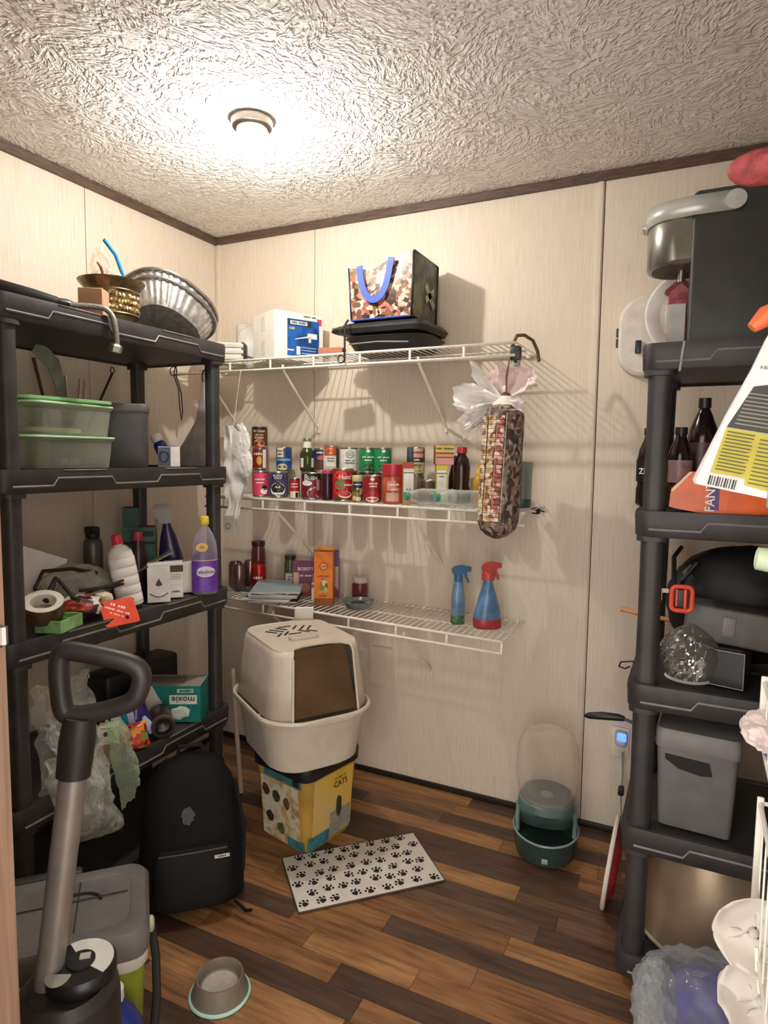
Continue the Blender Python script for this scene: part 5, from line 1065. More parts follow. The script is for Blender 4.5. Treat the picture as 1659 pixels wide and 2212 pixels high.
# hook and gadget at the right end
t = thing('shelf_hook', 'curved brown hook bracket over the right end of the topmost wire shelf', 'hook', (1.535, -.29, S1-.02))
pts = [(.0, .0, .02), (.004, .02, .045), (.022, .05, .05), (.045, .08, .035), (.058, .10, .0), (.062, .11, -.035)]
m = MB(); m.tube(pts, .006, 8); m.build('hook', M('6a5636', .45), t); m = MB(); m.tube([(0, 0, .02), (-.004, -.012, .0), (-.003, -.01, -.03)], .006, 8); m.build('short_arm', M('6a5636', .45), t)
t = thing('hanging_clip_light', 'pale grey-green clip light with dark buttons hanging under the shelf end', 'clip light', (1.545, -.30, S1-.048))
m = MB(); m.rbox((0, 0, -.045), (.032, .018, .085), .008, 3); m.build('body', M('a8aa98', .45), t); m = MB(); m.rbox((0, 0, .008), (.036, .03, .05), .008); m.build('clamp', M('2a2f2a', .45), t)
for k in range(2): m = MB(); m.lathe([(.006, 0), (.006, .003), (.001, .003)], 12, capt=False, xf=front(.002, -.02-.018*k, -.009)); m.build('button', BLK, t)
# net bag of wrapped sweets hanging from the rod
t = thing('hanging_bag_dispenser', 'long patterned sleeve stuffed with bags, hanging from the topmost wire shelf', 'bag holder', (1.515, -.372, 1.145))
n = 32; rings = []
for (k, zz) in enumerate((0, .01, .03, .06, .12, .18, .24, .30, .36, .41, .44, .455, .468, .478)):
    r = (.012, .035, .058, .069, .070, .069, .068, .067, .066, .064, .055, .035, .018, .009)[k]; lean = .018*zz/.45
    rings.append([(lean+r*(1+.05*noise.noise(V((cos(2*pi*j/n)*2, sin(2*pi*j/n)*2, zz*16))))*cos(2*pi*j/n), r*(1+.05*noise.noise(V((cos(2*pi*j/n)*2, sin(2*pi*j/n)*2, zz*16+9))))*sin(2*pi*j/n), zz) for j in range(n)])
m = MB(); m.loft(rings); m.build('sleeve', MP(['4a3a30', '8a7668', '6e5a4e', 'a8988a', '41332c', '85705f'], 85, 'v', .6, (1, 1, .8)), t)
QP = [MP(['c8b48a', '7a5a48', 'e0d4c0', '9a4a40', 'b89a6a', 'd8c8a8'], 75, 'v', .5), MP(['b05a50', 'e2d6ca', '8a443c', 'd8a898', '6a4a3c'], 80, 'v', .5)]
for (cx, st) in ((-.048, 0), (-.020, 0), (.008, 1)):
    m = MB()
    for k in range(24):
        zz = .07+.0145*k; lean = .018*(zz/.45)
        a = -pi/2+math.asin(max(-.98, min(.98, cx/.071)))
        P0 = V((lean+.0715*cos(a), .0715*sin(a), zz)); m.rbox((0, 0, 0), (.028, .004, .0135), .0015, 1, xf=X.Translation(P0) @ X.Rotation(a+pi/2, 4, 'Z'))
    m.build('patchwork_strip', QP[st], t)
    m = MB(); a = -pi/2+math.asin(max(-.98, min(.98, (cx+.018)/.071))); m.tube([(.018*(zz/.45)+.073*cos(a), .073*sin(a), zz) for zz in (.07, .15, .25, .35, .42)], .0015, 5); m.build('ribbon', M('c9b68a', .6), t)
m = MB(); m.loft([ell(.060, .058, .428, 30, (.018, 0)), ell(.044, .042, .452, 30, (.019, 0)), ell(.018, .018, .478, 30, (.02, 0))], capb=False); m.build('gathered_neck', M('e4ddd2', .7, bump=.4, bs=60), t)
m = MB(); m.tube([(.02, 0, .47), (.018, .004, .54), (.016, .045, .612)], .0032, 8); m.build('cord', M('7a5a3c', .6), t)
m = MB(); m.blob((.02, -.002, .478), (.014, .014, .012), .3, 3, 3, 2); m.build('knot', M('5a3a28', .6), t)
PLW = MC('faf7f3', .74, .35)
m = MB(); m.fan((.02, -.004, .470), (.30, -.12, 1), (1, 0, -.3), .140, 1.9, 3, 3, depth=.024); m.fan((.02, .006, .470), (.15, .1, 1), (1, 0, -.2), .13, 2.0, 3, 8, depth=.022); part(m.build('plastic_bag_tuft', MC('f6e6e2', .72, .3), t), 'pink-white plastic bag tuft')
m = MB(); m.fan((.015, -.010, .468), (-.85, -.12, .12), (0, 0, 1), .185, 1.7, 3, 5, depth=.030); m.fan((.015, .004, .468), (-.9, .05, -.25), (0, 0, 1), .21, 1.3, 3, 11, depth=.030); m.build('plastic_bag_tuft', PLW, t)
m = MB(); m.fan((.0, -.02, .46), (-.85, -.1, -.60), (.3, 0, 1), .17, .9, 2, 2, depth=.026); m.build('plastic_bag_tuft', PLW, t)
m = MB(); m.fan((.025, -.006, .468), (.85, -.1, -.55), (0, 0, 1), .085, 1.1, 3, 6, depth=.012); m.build('plastic_bag_tuft', PLW, t)

# ------------------------------------------------------------------ lowest wire shelf
z3 = lambda x: .8075-.022*(x-.2)+.0006
gaps = [('fanned magazines', .0)]
covers = [M('2c3a4a', .4), M('cfd3d6', .5), M('6a7a86', .4), M('e4e2dc', .5), M('1f2a3a', .4), M('93a3aa', .4)]
rg = random.Random(12)
lab = ['glossy dark-covered magazine at the very bottom of the stack', 'pale magazine second from the bottom of the stack', 'grey magazine third from the bottom of the stack', 'white magazine third from the top of the stack', 'dark blue magazine just under the top one', 'light magazine on top of the stack beside the orange box']
for k in range(6):
    t = thing('magazine', lab[k], 'magazine', (.50+rg.uniform(-.012, .012), -.205+rg.uniform(-.012, .012), z3(.5)+.0035+k*.0085), 20+rg.uniform(-14, 14), 'magazines on the lowest wire shelf')
    MB().rbox((0, 0, .0035), (.205, .27, .006), .0015, 1).build('pages', PAPER, t)
    MB().box((0, 0, .0069), (.207, .272, .0008)).build('cover', covers[k], t)
t = carton('tall orange baking soda box standing on the lowest wire shelf', (.735, -.205, z3(.735)), .078, .055, .226, (M('dd7a22', .5, var=.08), M('b85e1a', .5), M('d8802c', .5)), (), (('BAKING', .014, 0, .545, M('a8401c', .5)), ('SODA', .014, 0, .18, M('a8401c', .5))), rz=22, name='baking_soda_box')
m = MB(); m.lathe([(.0001, 0), (.017, 0)], 24, capb=False, capt=False, xf=front(0, .165, -.0279)); m.build('round_emblem', M('b83a1c', .5), t); m = MB(); m.lathe([(.0001, 0), (.0125, 0)], 24, capb=False, capt=False, xf=front(0, .165, -.0284)); m.build('emblem_field', M('e8a860', .5), t); txt('A&H', .009, M('8a2a14', .5), t, front(0, .165, -.029))
m = MB(); m.prism([(-.018, -.03), (.02, -.03), (.016, .02), (-.008, .03)], 0, .0006, xf=front(0, .085, -.0279)); m.build('product_picture', MP(['8a7a3a', 'c8a84a', '5a5a3a', 'e0c080'], 60, 'v', .5), t)
m = MB(); m.box((0, 0, 0), (.076, .04, .0015), xf=X.Translation((.004, -.004, .238)) @ X.Rotation(R(14), 4, 'X')); m.build('top_flap', M('e09040', .5), t)
m = MB(); m.box((0, -.0281, .016), (.0785, .0005, .03)); m.build('brown_foot', M('8a4a20', .5), t)
t = thing('glass_dish', 'shallow blue-grey dish right of the orange box on the lowest wire shelf', 'dish', (.885, -.185, z3(.885)))
m = MB(); m.lathe([(.040, 0), (.045, .003), (.066, .030), (.068, .032), (.064, .032), (.045, .010), (.001, .006)], 36, capt=False); m.build('dish', M('6d7a7c', .2, var=.2), t)
m = MB(); m.blob((0, 0, .017), (.030, .028, .012), .3, 3, 3, 2); m.build('contents', M('2f3032', .6), t)
BOB = (M('6a2350', .45), M('4a1a3a', .5), M('8a3a6a', .5)); CK = MP(['c89a6a', 'a06a3a', '8a4a34', 'e0c090'], 40, 'n', .5)
for (lb, x_, y_, w_, h_, nm, big) in (('shorter maroon snack carton behind the magazines', .575, -.10, .115, .150, "Bobo's", 0), ('taller purple snack carton behind the orange box', .668, -.075, .110, .205, "Bobo's", 1)):
    z_ = z3(x_)
    t = carton(lb, (x_, y_, z_), w_, .05, h_, (M('6d2350', .45) if not big else M('5a2a5a', .45), M('4a1a3a', .5), M('8a3a6a', .5)), ((-.36, .42, .20, .55, M('bfa288', .5)), (.36, .42, .2, .5, M('bfa288', .5)), (0, .12, .8, .22, M('8a2a2a', .5))), ((nm.upper(), .020, 0, .80 if not big else .56, WHT), ('oat bites', .010, 0, .60 if not big else .44, WHT)), rz=30, name='snack_carton')
    if big: txt('10', .018, WHT, t, front(-.030, .78*h_, -.0264)); txt("BOBO'S", .017, WHT, t, front(0, .92*h_, -.0264))
    m = MB(); m.lathe([(.0001, 0), (.020, 0)], 20, capb=False, capt=False, xf=front(.0, .15*h_+.014, -.0266)); m.build('oat_bar_picture', CK, t)
carton('small white carton lettered PET, half behind the orange box', (.668, -.150, z3(.67)), .05, .03, .072, (WHT, M('b0a8a0', .6), WHT), ((0, .86, 1, .2, M('8a8478', .6)),), (('PET', .018, 0, .52, PUR),), rz=26, name='pet_carton')
def soda(label, x_, y_, col, txts=None, h=.120, r=.032, z=None, grp='drink cans on the lowest wire shelf', name='soda_can'):
    t = thing(name, label, 'can', (x_, y_, (z if z is not None else z3(x_))), 30, grp)
    m = MB(); m.lathe([(r*.76, 0), (r*.8, .003), (r, .012), (r, h-.014), (r*.82, h-.003), (r*.82, h), (r*.76, h), (r*.72, h-.004), (.001, h-.004)], 26, capt=False); m.build('body', col, t)
    if txts: txt(txts, .020, WHT, t, wrap=(r+.001, h*.5, 0))
    return t
soda('red soda can with white script left of the snack cartons', .345, -.135, M('b01f22', .3, .3), 'Cola')
SIL = M('8d6f6c', .25, .7)
for k, (x_, y_, lb) in enumerate(((.225, -.15, 'dull pink-silver can, left of the row by the purple bottle'), (.285, -.20, 'dull pink-silver can, front of the row by the purple bottle'), (.262, -.09, 'dull pink-silver can, rear of the row by the purple bottle'))): soda(lb, x_, y_, SIL)
jar('reddish glass jar with a dark lid standing on the cans behind the purple bottle', (.305, -.085, z3(.3)), .033, .215, M('6a3630', .2), M('3a2320', .4), .02, group=None)
jar('slim olive jar with a white label left of the maroon carton', (.475, -.075, z3(.475)), .026, .165, M('5a6140', .25), M('2f3a28', .4), .016, (('r', -.004, .04, .1, .52, WHT), ('e', -.004, .3, .012, .08, M('6a7a4a', .5))), (('LIME', .008, .42, PR),), group=None)
jar('maroon jar with a pale lid peeking out right of the orange box', (.835, -.075, z3(.835)), .034, .105, M('6a2a30', .3), M('cfc4bc', .4), .02, group=None)
# spray bottles
def spray(label, loc, rz, bw, bd, h, body, foot, head, slim):
    t = thing('spray_bottle', label, 'spray bottle', loc, rz)
    m = MB()
    if slim: m.loft([ell(bw*.9, bd*.9, .006, 24, p=2.6), ell(bw, bd, .012, 24, p=2.6), ell(bw*.98, bd*.98, h*.45, 24, p=2.6), ell(bw*.8, bd*.8, h*.62, 24), ell(bw*.62, bd*.62, h*.74, 24)])
    else: m.loft([ell(bw*.95, bd*.95, .006, 24, p=2.4), ell(bw, bd, .014, 24, p=2.4), ell(bw*.93, bd*.95, h*.25, 24, p=2.2), ell(bw*.68, bd*.8, h*.45, 24), ell(bw*.42, bd*.6, h*.62, 24), ell(bw*.30, bd*.45, h*.74, 24)])
    m.build('body', body, t)
    m = MB(); m.loft([ell(bw*.97, bd*.97, 0, 24, p=2.4), ell(bw*1.02, bd*1.02, .003, 24, p=2.4), ell(bw*1.02, bd*1.02, .032, 24, p=2.4), ell(bw*1.0, bd*1.0, .036, 24, p=2.4)]); m.build('foot_band', foot, t)
    m = MB(); n_ = bw*.32+.004; hh = h*.74
    m.lathe([(n_+.004, hh-.004), (n_+.004, hh+.022), (n_, hh+.026)], 18)
    prof = [(-.020, hh+.024), (-.026, hh+.044), (-.012, h-.004), (.012, h), (.034, h-.004), (.048, h-.006), (.048, h-.022), (.030, h-.026), (.018, hh+.03), (.014, hh+.022)]
    m.loft([[(x_, -.011, z_) for x_, z_ in prof], [(x_, .011, z_) for x_, z_ in prof]], smooth=False); m.build('trigger_head', head, t)
    m = MB(); m.tube([(.026, 0, h-.024), (.030, 0, h-.045), (.040, 0, h-.068)], [.006, .0055, .004], 8); m.build('trigger', head, t)
    return t
spray('slim blue spray bottle with a green foot on the lowest wire shelf', (1.318, -.185, z3(1.318)), 34, .026, .024, .225, M('7291ad', .3, var=.15), M('4a6a3e', .4), M('3f6a96', .4), True)
spray('blue bell-shaped spray bottle with a red trigger head', (1.432, -.175, z3(1.432)), 34, .052, .040, .250, M('5a7fa8', .3, var=.2), M('a83a40', .4), M('bf4a44', .4), False)
# ------------------------------------------------------------------ right unit, top shelf
Z = RT[0]
t = thing('coffee_maker', 'black single-cup coffee maker with a silver head on the right shelving unit', 'coffee maker', (2.075, -.60, Z))
CB = M('34332f', .5, var=.08, bump=.06, bs=300); SV = M('c2c3ba', .32, .25, var=.04)
m = MB(); m.loft([rrect(.34, .19, .012, .0, c=(.172, 0)), rrect(.34, .19, .012, .362, c=(.172, 0)), rrect(.33, .18, .012, .370, c=(.172, 0))]); m.build('body', CB, t)
def stad(x0, x1, hw, z, n=14):   # left-rounded slab outline
    return [(x1, hw, z)]+[(x0-hw*.86*sin(pi*k/n), hw*cos(pi*k/n), z) for k in range(n+1)]+[(x1, -hw, z)]
m = MB(); m.loft([stad(-.030, .01, .082, .205), stad(-.030, .01, .088, .212), stad(-.030, .01, .088, .325), stad(-.030, .01, .084, .332)]); m.build('brew_head', M('8d8a82', .3, .8, var=.05), t)
m = MB(); m.loft([stad(-.028, .0, .074, .2035), stad(-.028, .0, .074, .206)]); m.build('head_underside', M('4a4038', .6, var=.3), t)
m = MB(); vs = []
for k in range(15): vs.append((-.030-.0765*sin(pi*k/14)*1.06, .0925*cos(pi*k/14)))
path = [(.095, .0985), (.0, .0985)]+[(x_, y_) for x_, y_ in vs]+[(.0, -.0985), (.095, -.0985)]
for zz in (0,):
    rr = []
    for (x_, y_) in path: rr.append((x_, y_))
    m2 = MB(); v2 = []; nP = len(rr)
    for (x_, y_) in rr: v2 += [(x_, y_, .312), (x_, y_, .358)]
    m2.add(v2, [(2*k, 2*k+2, 2*k+3, 2*k+1) for k in range(nP-1)], 0, True); hb = m2.build('silver_handle', SV, t); md = hb.modifiers.new('thickness', 'SOLIDIFY'); md.thickness = .006
m = MB(); m.lathe([(.001, 0), (.023, 0), (.023, .004), (.001, .005)], 24, capb=False, capt=False, xf=front(.095, .335, -.0985)); m.build('handle_pivot', SV, t)
m = MB(); m.loft([stad(-.030, .01, .080, .332), stad(-.030, .01, .078, .352)]); m.build('head_top', M('3a3936', .4), t)
m = MB(); m.rbox((-.112, 0, .322), (.016, .05, .014), .004); m.build('handle_lip', SV, t)
m = MB(); m.lathe([(.008, .175), (.009, .205)], 14, c=(-.02, -.01, 0)); m.build('spout', CHROME, t)
t = thing('paper_plates', 'stack of white fluted paper plates standing behind the coffee maker', 'plates', (2.083, -.42, Z+.128), rot=(R(84), 0, 0))
for k in range(3):
    m = MB(); n = 72; rings = []
    for (r, z_, fl) in ((.0, 0, 0), (.085, 0, 0), (.098, .008, 1), (.118, .016, 1), (.124, .017, .4)):
        rings.append([((r)*cos(2*pi*j/n), (r)*sin(2*pi*j/n), z_+.0018*fl*(1 if j % 2 else -1)) for j in range(n)])
    m.loft(rings[1:], capb=True, capt=False); o = m.build('plate', M('ece8df', .7), t, (0, 0, .005*k)); md = o.modifiers.new('thickness', 'SOLIDIFY'); md.thickness = .001
t = thing('birdhouse_ornament', 'small faded red wooden birdhouse with a pitched roof', 'birdhouse', (2.056, -.56+.03, Z), 8)
MB().box((-.004, 0, .082), (.056, .028, .164)).build('house', M('a8555a', .7, var=.25, vs=50), t)
m = MB(); m.prism([(-.032, .0), (.024, 0), (-.004, .026)], -.014, .014, xf=X.Translation((0, 0, .164)) @ X.Rotation(pi/2, 4, 'X')); m.build('gable', M('b3646a', .7, var=.2), t)
for s_, a in ((-1, -41), (1, 41)):
    m = MB()
    for k in range(3): m.box((0, 0, -.004*k), (.052, .040-.004*k, .0035), xf=X.Translation((-.004+s_*.018, 0, .186)) @ X.Rotation(R(a), 4, 'Y'))
    m.build('roof_board', M('8a4a48', .75, var=.25, vs=60), t)
tag(MB().rbox((0, 0, .055), (.042, .03, .110), .002, 1).build('grey_carton', M('a8a5a2', .6), loc=(2.052, -.645, Z), rot=(0, 0, R(-3))), 'small plain grey carton in front of the red birdhouse', 'box')
tag(MB().rbox((0, 0, 0), (.006, .002, .072), .0008, 1).build('seam_strip', M('8c8884', .4), loc=(2.071, -.7565, Z-.036), rot=(0, R(6), 0)), 'thin pale strip on the lip of the right unit, below the grey carton', 'strip')  # pale strip drawn for the moulded seam on the shelf corner
# oval tub on the back wall
t = thing('oval_tub', 'white oval plastic tub with navy latches hanging on the back wall', 'tub', (1.952, -.002, 1.848))
m = MB(); rot = X.Rotation(pi/2, 4, 'X')
m.loft([rrect(.22, .28, .09, 0, 6), rrect(.225, .285, .09, .006, 6), rrect(.215, .275, .085, .045, 6), rrect(.195, .255, .08, .052, 6)], xf=rot); m.build('tub', M('dfd6c9', .45), t)
for zz in (-.018, .018): m = MB(); m.rbox((-.112, -.022, zz), (.010, .028, .030), .003); m.build('latch', M('2a3040', .4), t)
m = MB(); m.rbox((-.04, -.058, -.04), (.02, .016, .045), .004); m.build('latch', M('2a3348', .4), t)

# ------------------------------------------------------------------ right unit, second shelf
Z = RT[1]
COKE = M('20130f', .12); 
def pop(label, loc, h=.235, r=.033, capc='1b1a1a', band=None, txts=None, name='soda_bottle'):
    t = thing(name, label, 'bottle', loc, 5, 'soda bottles on the right shelving unit')
    k = h/.235
    MB().lathe([(r*.8, 0), (r, .006), (r, .05*k), (r*.9, .065*k), (r*.97, .085*k), (r, .14*k), (r*.85, .17*k), (r*.5, .2*k), (.013, .212*k), (.013, .218*k)], 24).build('body', COKE, t)
    MB().lathe([(.0155, .214*k), (.016, .217*k), (.0155, h), (.001, h+.001)], 18, capt=False).build('cap', M(capc, .4), t)
    if band:
        m = MB(); m.lathe([(r+.0008, .075*k), (r+.0010, .14*k)], 24, capb=False, capt=False); lb = m.build('label', band, t)
        if txts: txt(txts, .022, WHT, lb, wrap=(r+.0022, .105*k, 0))
    return t
pop('dark soda bottle sticking out left of the right unit\'s front post', (1.996, -.56, Z), .215, .0315, band=M('17110f', .4), txts='ZERO')
pop('small soda bottle with a pinkish label right of the front post', (2.075, -.60, Z), .215, .031, band=MP(['7a5a58', '9a7a78', '5a3a38'], 30, 'n', .4))
pop('tall dark soda bottle with a long neck behind the orange pack', (2.128, -.54, Z), .295, .040, band=MP(['5a2f2a', '3a1d1a', '7a4a40'], 20, 'n', .4))
pop('dark soda bottle in the rear, behind the white jug', (2.205, -.50, Z), .235, .034, band=MP(['5a2f2a', '3a1d1a'], 20, 'n', .4))
t = thing('orange_soda_pack', 'orange soda multipack lying at the front of the second right shelf', 'soda pack', (2.214, -.675, Z), 2)
m = MB(); m.prism([(-.158, .012), (-.155, .055), (-.115, .100), (.20, .104), (.20, .0), (-.09, .0), (-.13, .006)], -.055, .055, xf=X.Rotation(pi/2, 4, 'X')); m.build('carton', M('e2601f', .3, var=.12, vs=9), t)
m = MB(); m.prism([(-.155, .055), (-.115, .100), (-.108, .100), (-.15, .050)], -.0558, .0558, xf=X.Rotation(pi/2, 4, 'X')); m.build('pale_edge', M('e8c4a8', .4), t)
m = MB(); m.box((-.058, -.0554, .045), (.022, .0006, .075)); m.build('name_field', M('5a3a7a', .5), t)
txt('FANTA', .030, WHT, t, front(-.066, .050, -.0566) @ X.Rotation(pi/2, 4, 'Z'))
m = MB(); m.tube([(-.03, -.0565, .012), (-.025, -.0565, .05), (-.03, -.0565, .095)], .0012, 5); m.build('wrap_crease', M('e07a50', .25), t)

# ------------------------------------------------------------------ right unit, third shelf
Z = RT[2]
t = thing('black_pouch', 'large black bag with a small grey tag filling the third right shelf', 'bag', (2.26, -.425, Z))
m = MB(); m.blob((0, 0, .17), (.21, .09, .17), .07, 2, 3, 4, smooth=True, ridged=False); m.build('bag', M('141212', .6, var=.25, bump=.3, bs=30), t)
m = MB(); m.box((0, 0, 0), (.018, .0012, .034), xf=X.Translation((-.150, -.066, .265)) @ X.Rotation(R(38), 4, 'Y') @ X.Rotation(R(-20), 4, 'Z')); m.build('grey_tag', M('77736a', .6), t)
m = MB(); m.tube([(-.17, -.05, .20), (-.165, -.09, .24), (-.13, -.08, .29)], .007, 8); m.build('strap', BLK, t)
t = thing('orange_buckle', 'orange-red plastic buckle clip hanging in the third right shelf', 'buckle', (2.098, -.70, 1.065), 5)
BU = M('e2503c', .4)
m = MB(); m.tube([(x_, 0, y_) for x_, y_, _ in rrect(.048, .062, .012)], .006, 8, closed=True); m.build('outer_frame', BU, t)
m = MB(); m.rbox((.0, .002, 0), (.034, .006, .046), .002); m.build('inner_plate', M('3a2328', .5), t); m = MB(); m.rbox((.008, -.003, 0), (.007, .006, .050), .002); m.rbox((-.012, -.003, .002), (.004, .005, .044), .001); m.build('bar', BU, t)
m = MB(); m.rbox((-.043, 0, .018), (.024, .006, .012), .002); m.rbox((-.050, 0, .006), (.008, .006, .03), .002); part(m.build('cream_tab', M('cfbfa0', .5), t), 'cream plastic tab')
m = MB(); m.tube([(-.02, .0, .034), (-.02, .05, .10), (.0, .10, .12)], .006, 6); m.build('webbing', BLK, t)
t = thing('crystal_bowl', 'diamond-cut crystal glass bowl upside down on the third right shelf', 'glass bowl', (2.122, -.640, Z))
n = 30; m = MB(); rings = []
for k in range(11):
    f_ = k/10; r = (.052, .056, .062, .067, .070, .070, .067, .059, .046, .028, .010)[k]; z_ = .004+.142*f_
    rings.append([((r+(.0046 if (j+k) % 2 else -.0030)*(1 if 0 < k < 10 else 0))*cos(2*pi*j/n), (r+(.0046 if (j+k) % 2 else -.0030)*(1 if 0 < k < 10 else 0))*sin(2*pi*j/n), z_) for j in range(n)])
m.loft(rings, smooth=False, capb=False); m.build('cut_glass', MG('f4f0e6', .03), t)
MB().lathe([(.055, 0), (.058, .002), (.054, .008), (.050, .006)], 30, capb=False, capt=False).build('rim', MC('f6f2e6', .4, .03), t)
t = thing('grey_case', 'long grey case lying at the back of the third right shelf', 'case', (2.285, -.60, Z+.095), rot=(0, R(4), R(-4)))
MB().rbox((0, 0, .048), (.36, .10, .095), .008, 3).build('case', M('56524f', .5, var=.1), t)
m = MB(); m.rbox((-.075, -.051, .05), (.03, .004, .05), .002); m.build('faint_print', M('77726d', .5), t)
t = thing('black_gift_box', 'black box with a thin white outline lying in front of the grey case', 'box', (2.205, -.625, Z), rot=(0, 0, R(-14)))
MB().box((0, 0, .047), (.11, .09, .092)).build('box', M('211e1e', .4), t)
m = MB(); m.tube([(-.055, -.0455, .001), (.055, -.0455, .001), (.055, -.0455, .093), (-.055, -.0455, .093)], .0013, 5, closed=True); m.build('white_outline', M('c9c2ba', .5), t)
m = MB(); m.box((0, 0, .0935), (.09, .05, .001)); m.build('lid_gloss', M('4a4648', .15), t)
tag(MB().tube([(1.925, -.40, .955), (2.02, -.41, .945), (2.12, -.42, .935)], [.008, .007, .006], 10).build('wooden_handle', M('c98f5f', .6)), 'stub of an orange wooden handle sticking out beside the right unit', 'handle')
m = MB(); m.tube([(2.03, -.70, Z+.02), (1.985, -.66, Z+.03), (1.952, -.62, Z+.012), (1.945, -.60, Z-.008), (1.962, -.60, Z-.012), (1.975, -.62, Z+.002)], .0022, 6)
tag(m.build('thin_wire', BLK), 'thin black wire curling over the left edge of the third right shelf', 'wire')

# ------------------------------------------------------------------ right unit, fourth and bottom shelf
Z = RT[3]
t = thing('grey_storage_bin', 'grey plastic storage bin with a lid and dark hand hole on the right unit', 'bin', (2.158, -.60, Z), -3)
m = MB(); m.loft([rrect(.168, .20, .012, 0), rrect(.172, .205, .014, .004), rrect(.190, .225, .016, .215)]); m.build('body', M('73706e', .5, var=.05, bump=.1, bs=250), t)
m = MB(); m.loft([rrect(.196, .231, .016, .215), rrect(.200, .235, .018, .22), rrect(.200, .235, .018, .258), rrect(.190, .225, .016, .266)]); m.build('lid', M('807c79', .5, var=.05), t)
m = MB(); m.prism([(-.062, .022), (.042, .018), (.050, -.016), (.02, -.020), (-.03, -.012), (-.062, .008)], 0, .002, xf=X.Translation((-.012, -.1105, .178)) @ X.Rotation(pi/2, 4, 'X')); m.build('hand_hole', M('171516', .7), t)
t = thing('skillet', 'skillet with a black handle poking out left of the right unit', 'pan', (2.150, -.392, Z+.062))
m = MB(); m.lathe([(.001, 0), (.075, 0), (.09, .012), (.095, .032), (.093, .032), (.086, .012), (.072, .004), (.001, .004)], 32, capb=False, capt=False); m.build('pan', M('3a3836', .4, .5), t)
m = MB(); m.tube([(-.085, -.005, .028), (-.150, -.018, .080), (-.205, -.026, .098)], .0055, 8); m.build('steel_neck', CHROME, t)
m = MB(); m.tube([(-.198, -.026, .097), (-.215, -.027, .099), (-.265, -.028, .095), (-.305, -.028, .088), (-.318, -.028, .085)], [.008, .011, .0125, .010, .004], 12); m.build('handle', M('1a1614', .45), t)
tag(MB().rbox((0, 0, .030), (.15, .14, .060), .004).build('dark_carton', M('2b2725', .6), loc=(2.15, -.395, Z+.0005)), 'low dark carton carrying the skillet at the back of the right unit', 'box')
m = MB(); m.tube([(1.918, -.03, .335), (1.925, -.05, .27), (1.928, -.12, .20), (1.945, -.22, .12), (1.95, -.30, .02)], .003, 8)
t = thing('power_cord', 'thin cord running down from the wall outlet beside the right unit', 'cord', (0, 0, 0)); m.build('cord', M('8a8478', .5), t); m = MB(); m.rbox((1.926, -.10, .222), (.02, .03, .03), .005); m.build('cord_switch', BLK, t)
t = thing('red_white_dish', 'red ribbed dish with a white rim leaning on the left side of the right unit', 'dish', (1.956, -.42, .140), rot=(0, R(-84), 0))
n = 60; m = MB(); rings = []
for (r, z_, fl) in ((.02, .0, 0), (.085, 0, .6), (.118, .018, 1), (.132, .026, .6)):
    rings.append([((r+.003*fl*sin(10*2*pi*j/n))*cos(2*pi*j/n), (r+.003*fl*sin(10*2*pi*j/n))*sin(2*pi*j/n), z_) for j in range(n)])
m.loft(rings, capt=False); o = m.build('dish', M('b8383a', .45, var=.15), t); md = o.modifiers.new('thickness', 'SOLIDIFY'); md.thickness = .003
m = MB(); m.tube([(.136*cos(2*pi*k/48), .136*sin(2*pi*k/48), .026) for k in range(48)], .007, 8, closed=True); m.build('rim', M('d9cfc4', .5), t)
Z = RT[4]
t = thing('upturned_basin', 'big beige metal basin turned upside down on the bottom right shelf', 'basin', (2.215, -.535, Z+.004))
m = MB(); m.lathe([(.203, .004), (.200, .010), (.190, .03), (.178, .10), (.165, .20), (.150, .262), (.12, .272), (.001, .274)], 56, capb=False, capt=False); m.build('bowl', M('a08c74', .35, .45, var=.08, vs=8), t)
m = MB(); m.tube([(.203*cos(2*pi*k/56), .203*sin(2*pi*k/56), .006) for k in range(56)], .0055, 8, closed=True); m.build('rolled_rim', M('c9bfa9', .3, .5), t)
t = thing('blue_plastic_bag', 'purple-blue bag under crinkled clear plastic in front of the right unit', 'bag', (2.205, -.885, 0))
m = MB(); m.blob((.02, .01, .115), (.125, .085, .112), .10, 2, 3, 4, smooth=True, ridged=False); m.build('blue_bundle', M('403a80', .35, var=.35, vs=12), t)
m = MB(); m.blob((.0, -.012, .12), (.150, .105, .125), .22, 1.5, 8, 5, smooth=True, crumple=True); m.build('clear_wrap', MC('e2e4e8', .08, .10), t)
m = MB(); m.blob((-.115, -.02, .10), (.042, .06, .095), .34, 1.5, 4, 5, smooth=True, crumple=True); m.build('clear_fold', MC('e2e6e2', .22, .12), t)

# ------------------------------------------------------------------ wire rack on the open door and what hangs in it
t = thing('door_rack', 'white wire rack on the door at the right edge of the picture', 'rack', (2.298, -1.60, 0))
RW = M('dad6cc', .35)
def basket(z0, z1, fx, y0, y1):
    for zz in (z0, z1):
        MB().tube([(-.006, y0, zz), (fx, y0, zz), (fx, y1, zz), (-.006, y1, zz)], .0035, 8).build('basket_rod', RW, t)
    MB().rbox((fx, y1, (z0+z1)/2), (.010, .006, z1-z0+.02), .002).build('corner_upright', RW, t)
    MB().rbox((fx, y0, (z0+z1)/2), (.010, .006, z1-z0+.02), .002).build('corner_upright', RW, t)
    wm = MB().tube([(fx, 0, z1), (fx, 0, z0), (-.006, 0, z0)], .0016, 6).mesh('basket_wire', RW)
    n_ = int((y1-y0)/.05)
    for k in range(1, n_): o = bpy.data.objects.new('basket_wire', wm); COL.objects.link(o); o.parent = t; o.location = (0, y0+(y1-y0)*k/n_, 0)
basket(1.34, 1.42, -.040, -.33, .34); basket(1.80, 1.88, -.040, -.33, .34)
basket(.985, 1.075, -.070, -.33, .245); basket(.70, .885, -.066, -.33, .235); basket(.36, .45, -.050, -.33, .24)
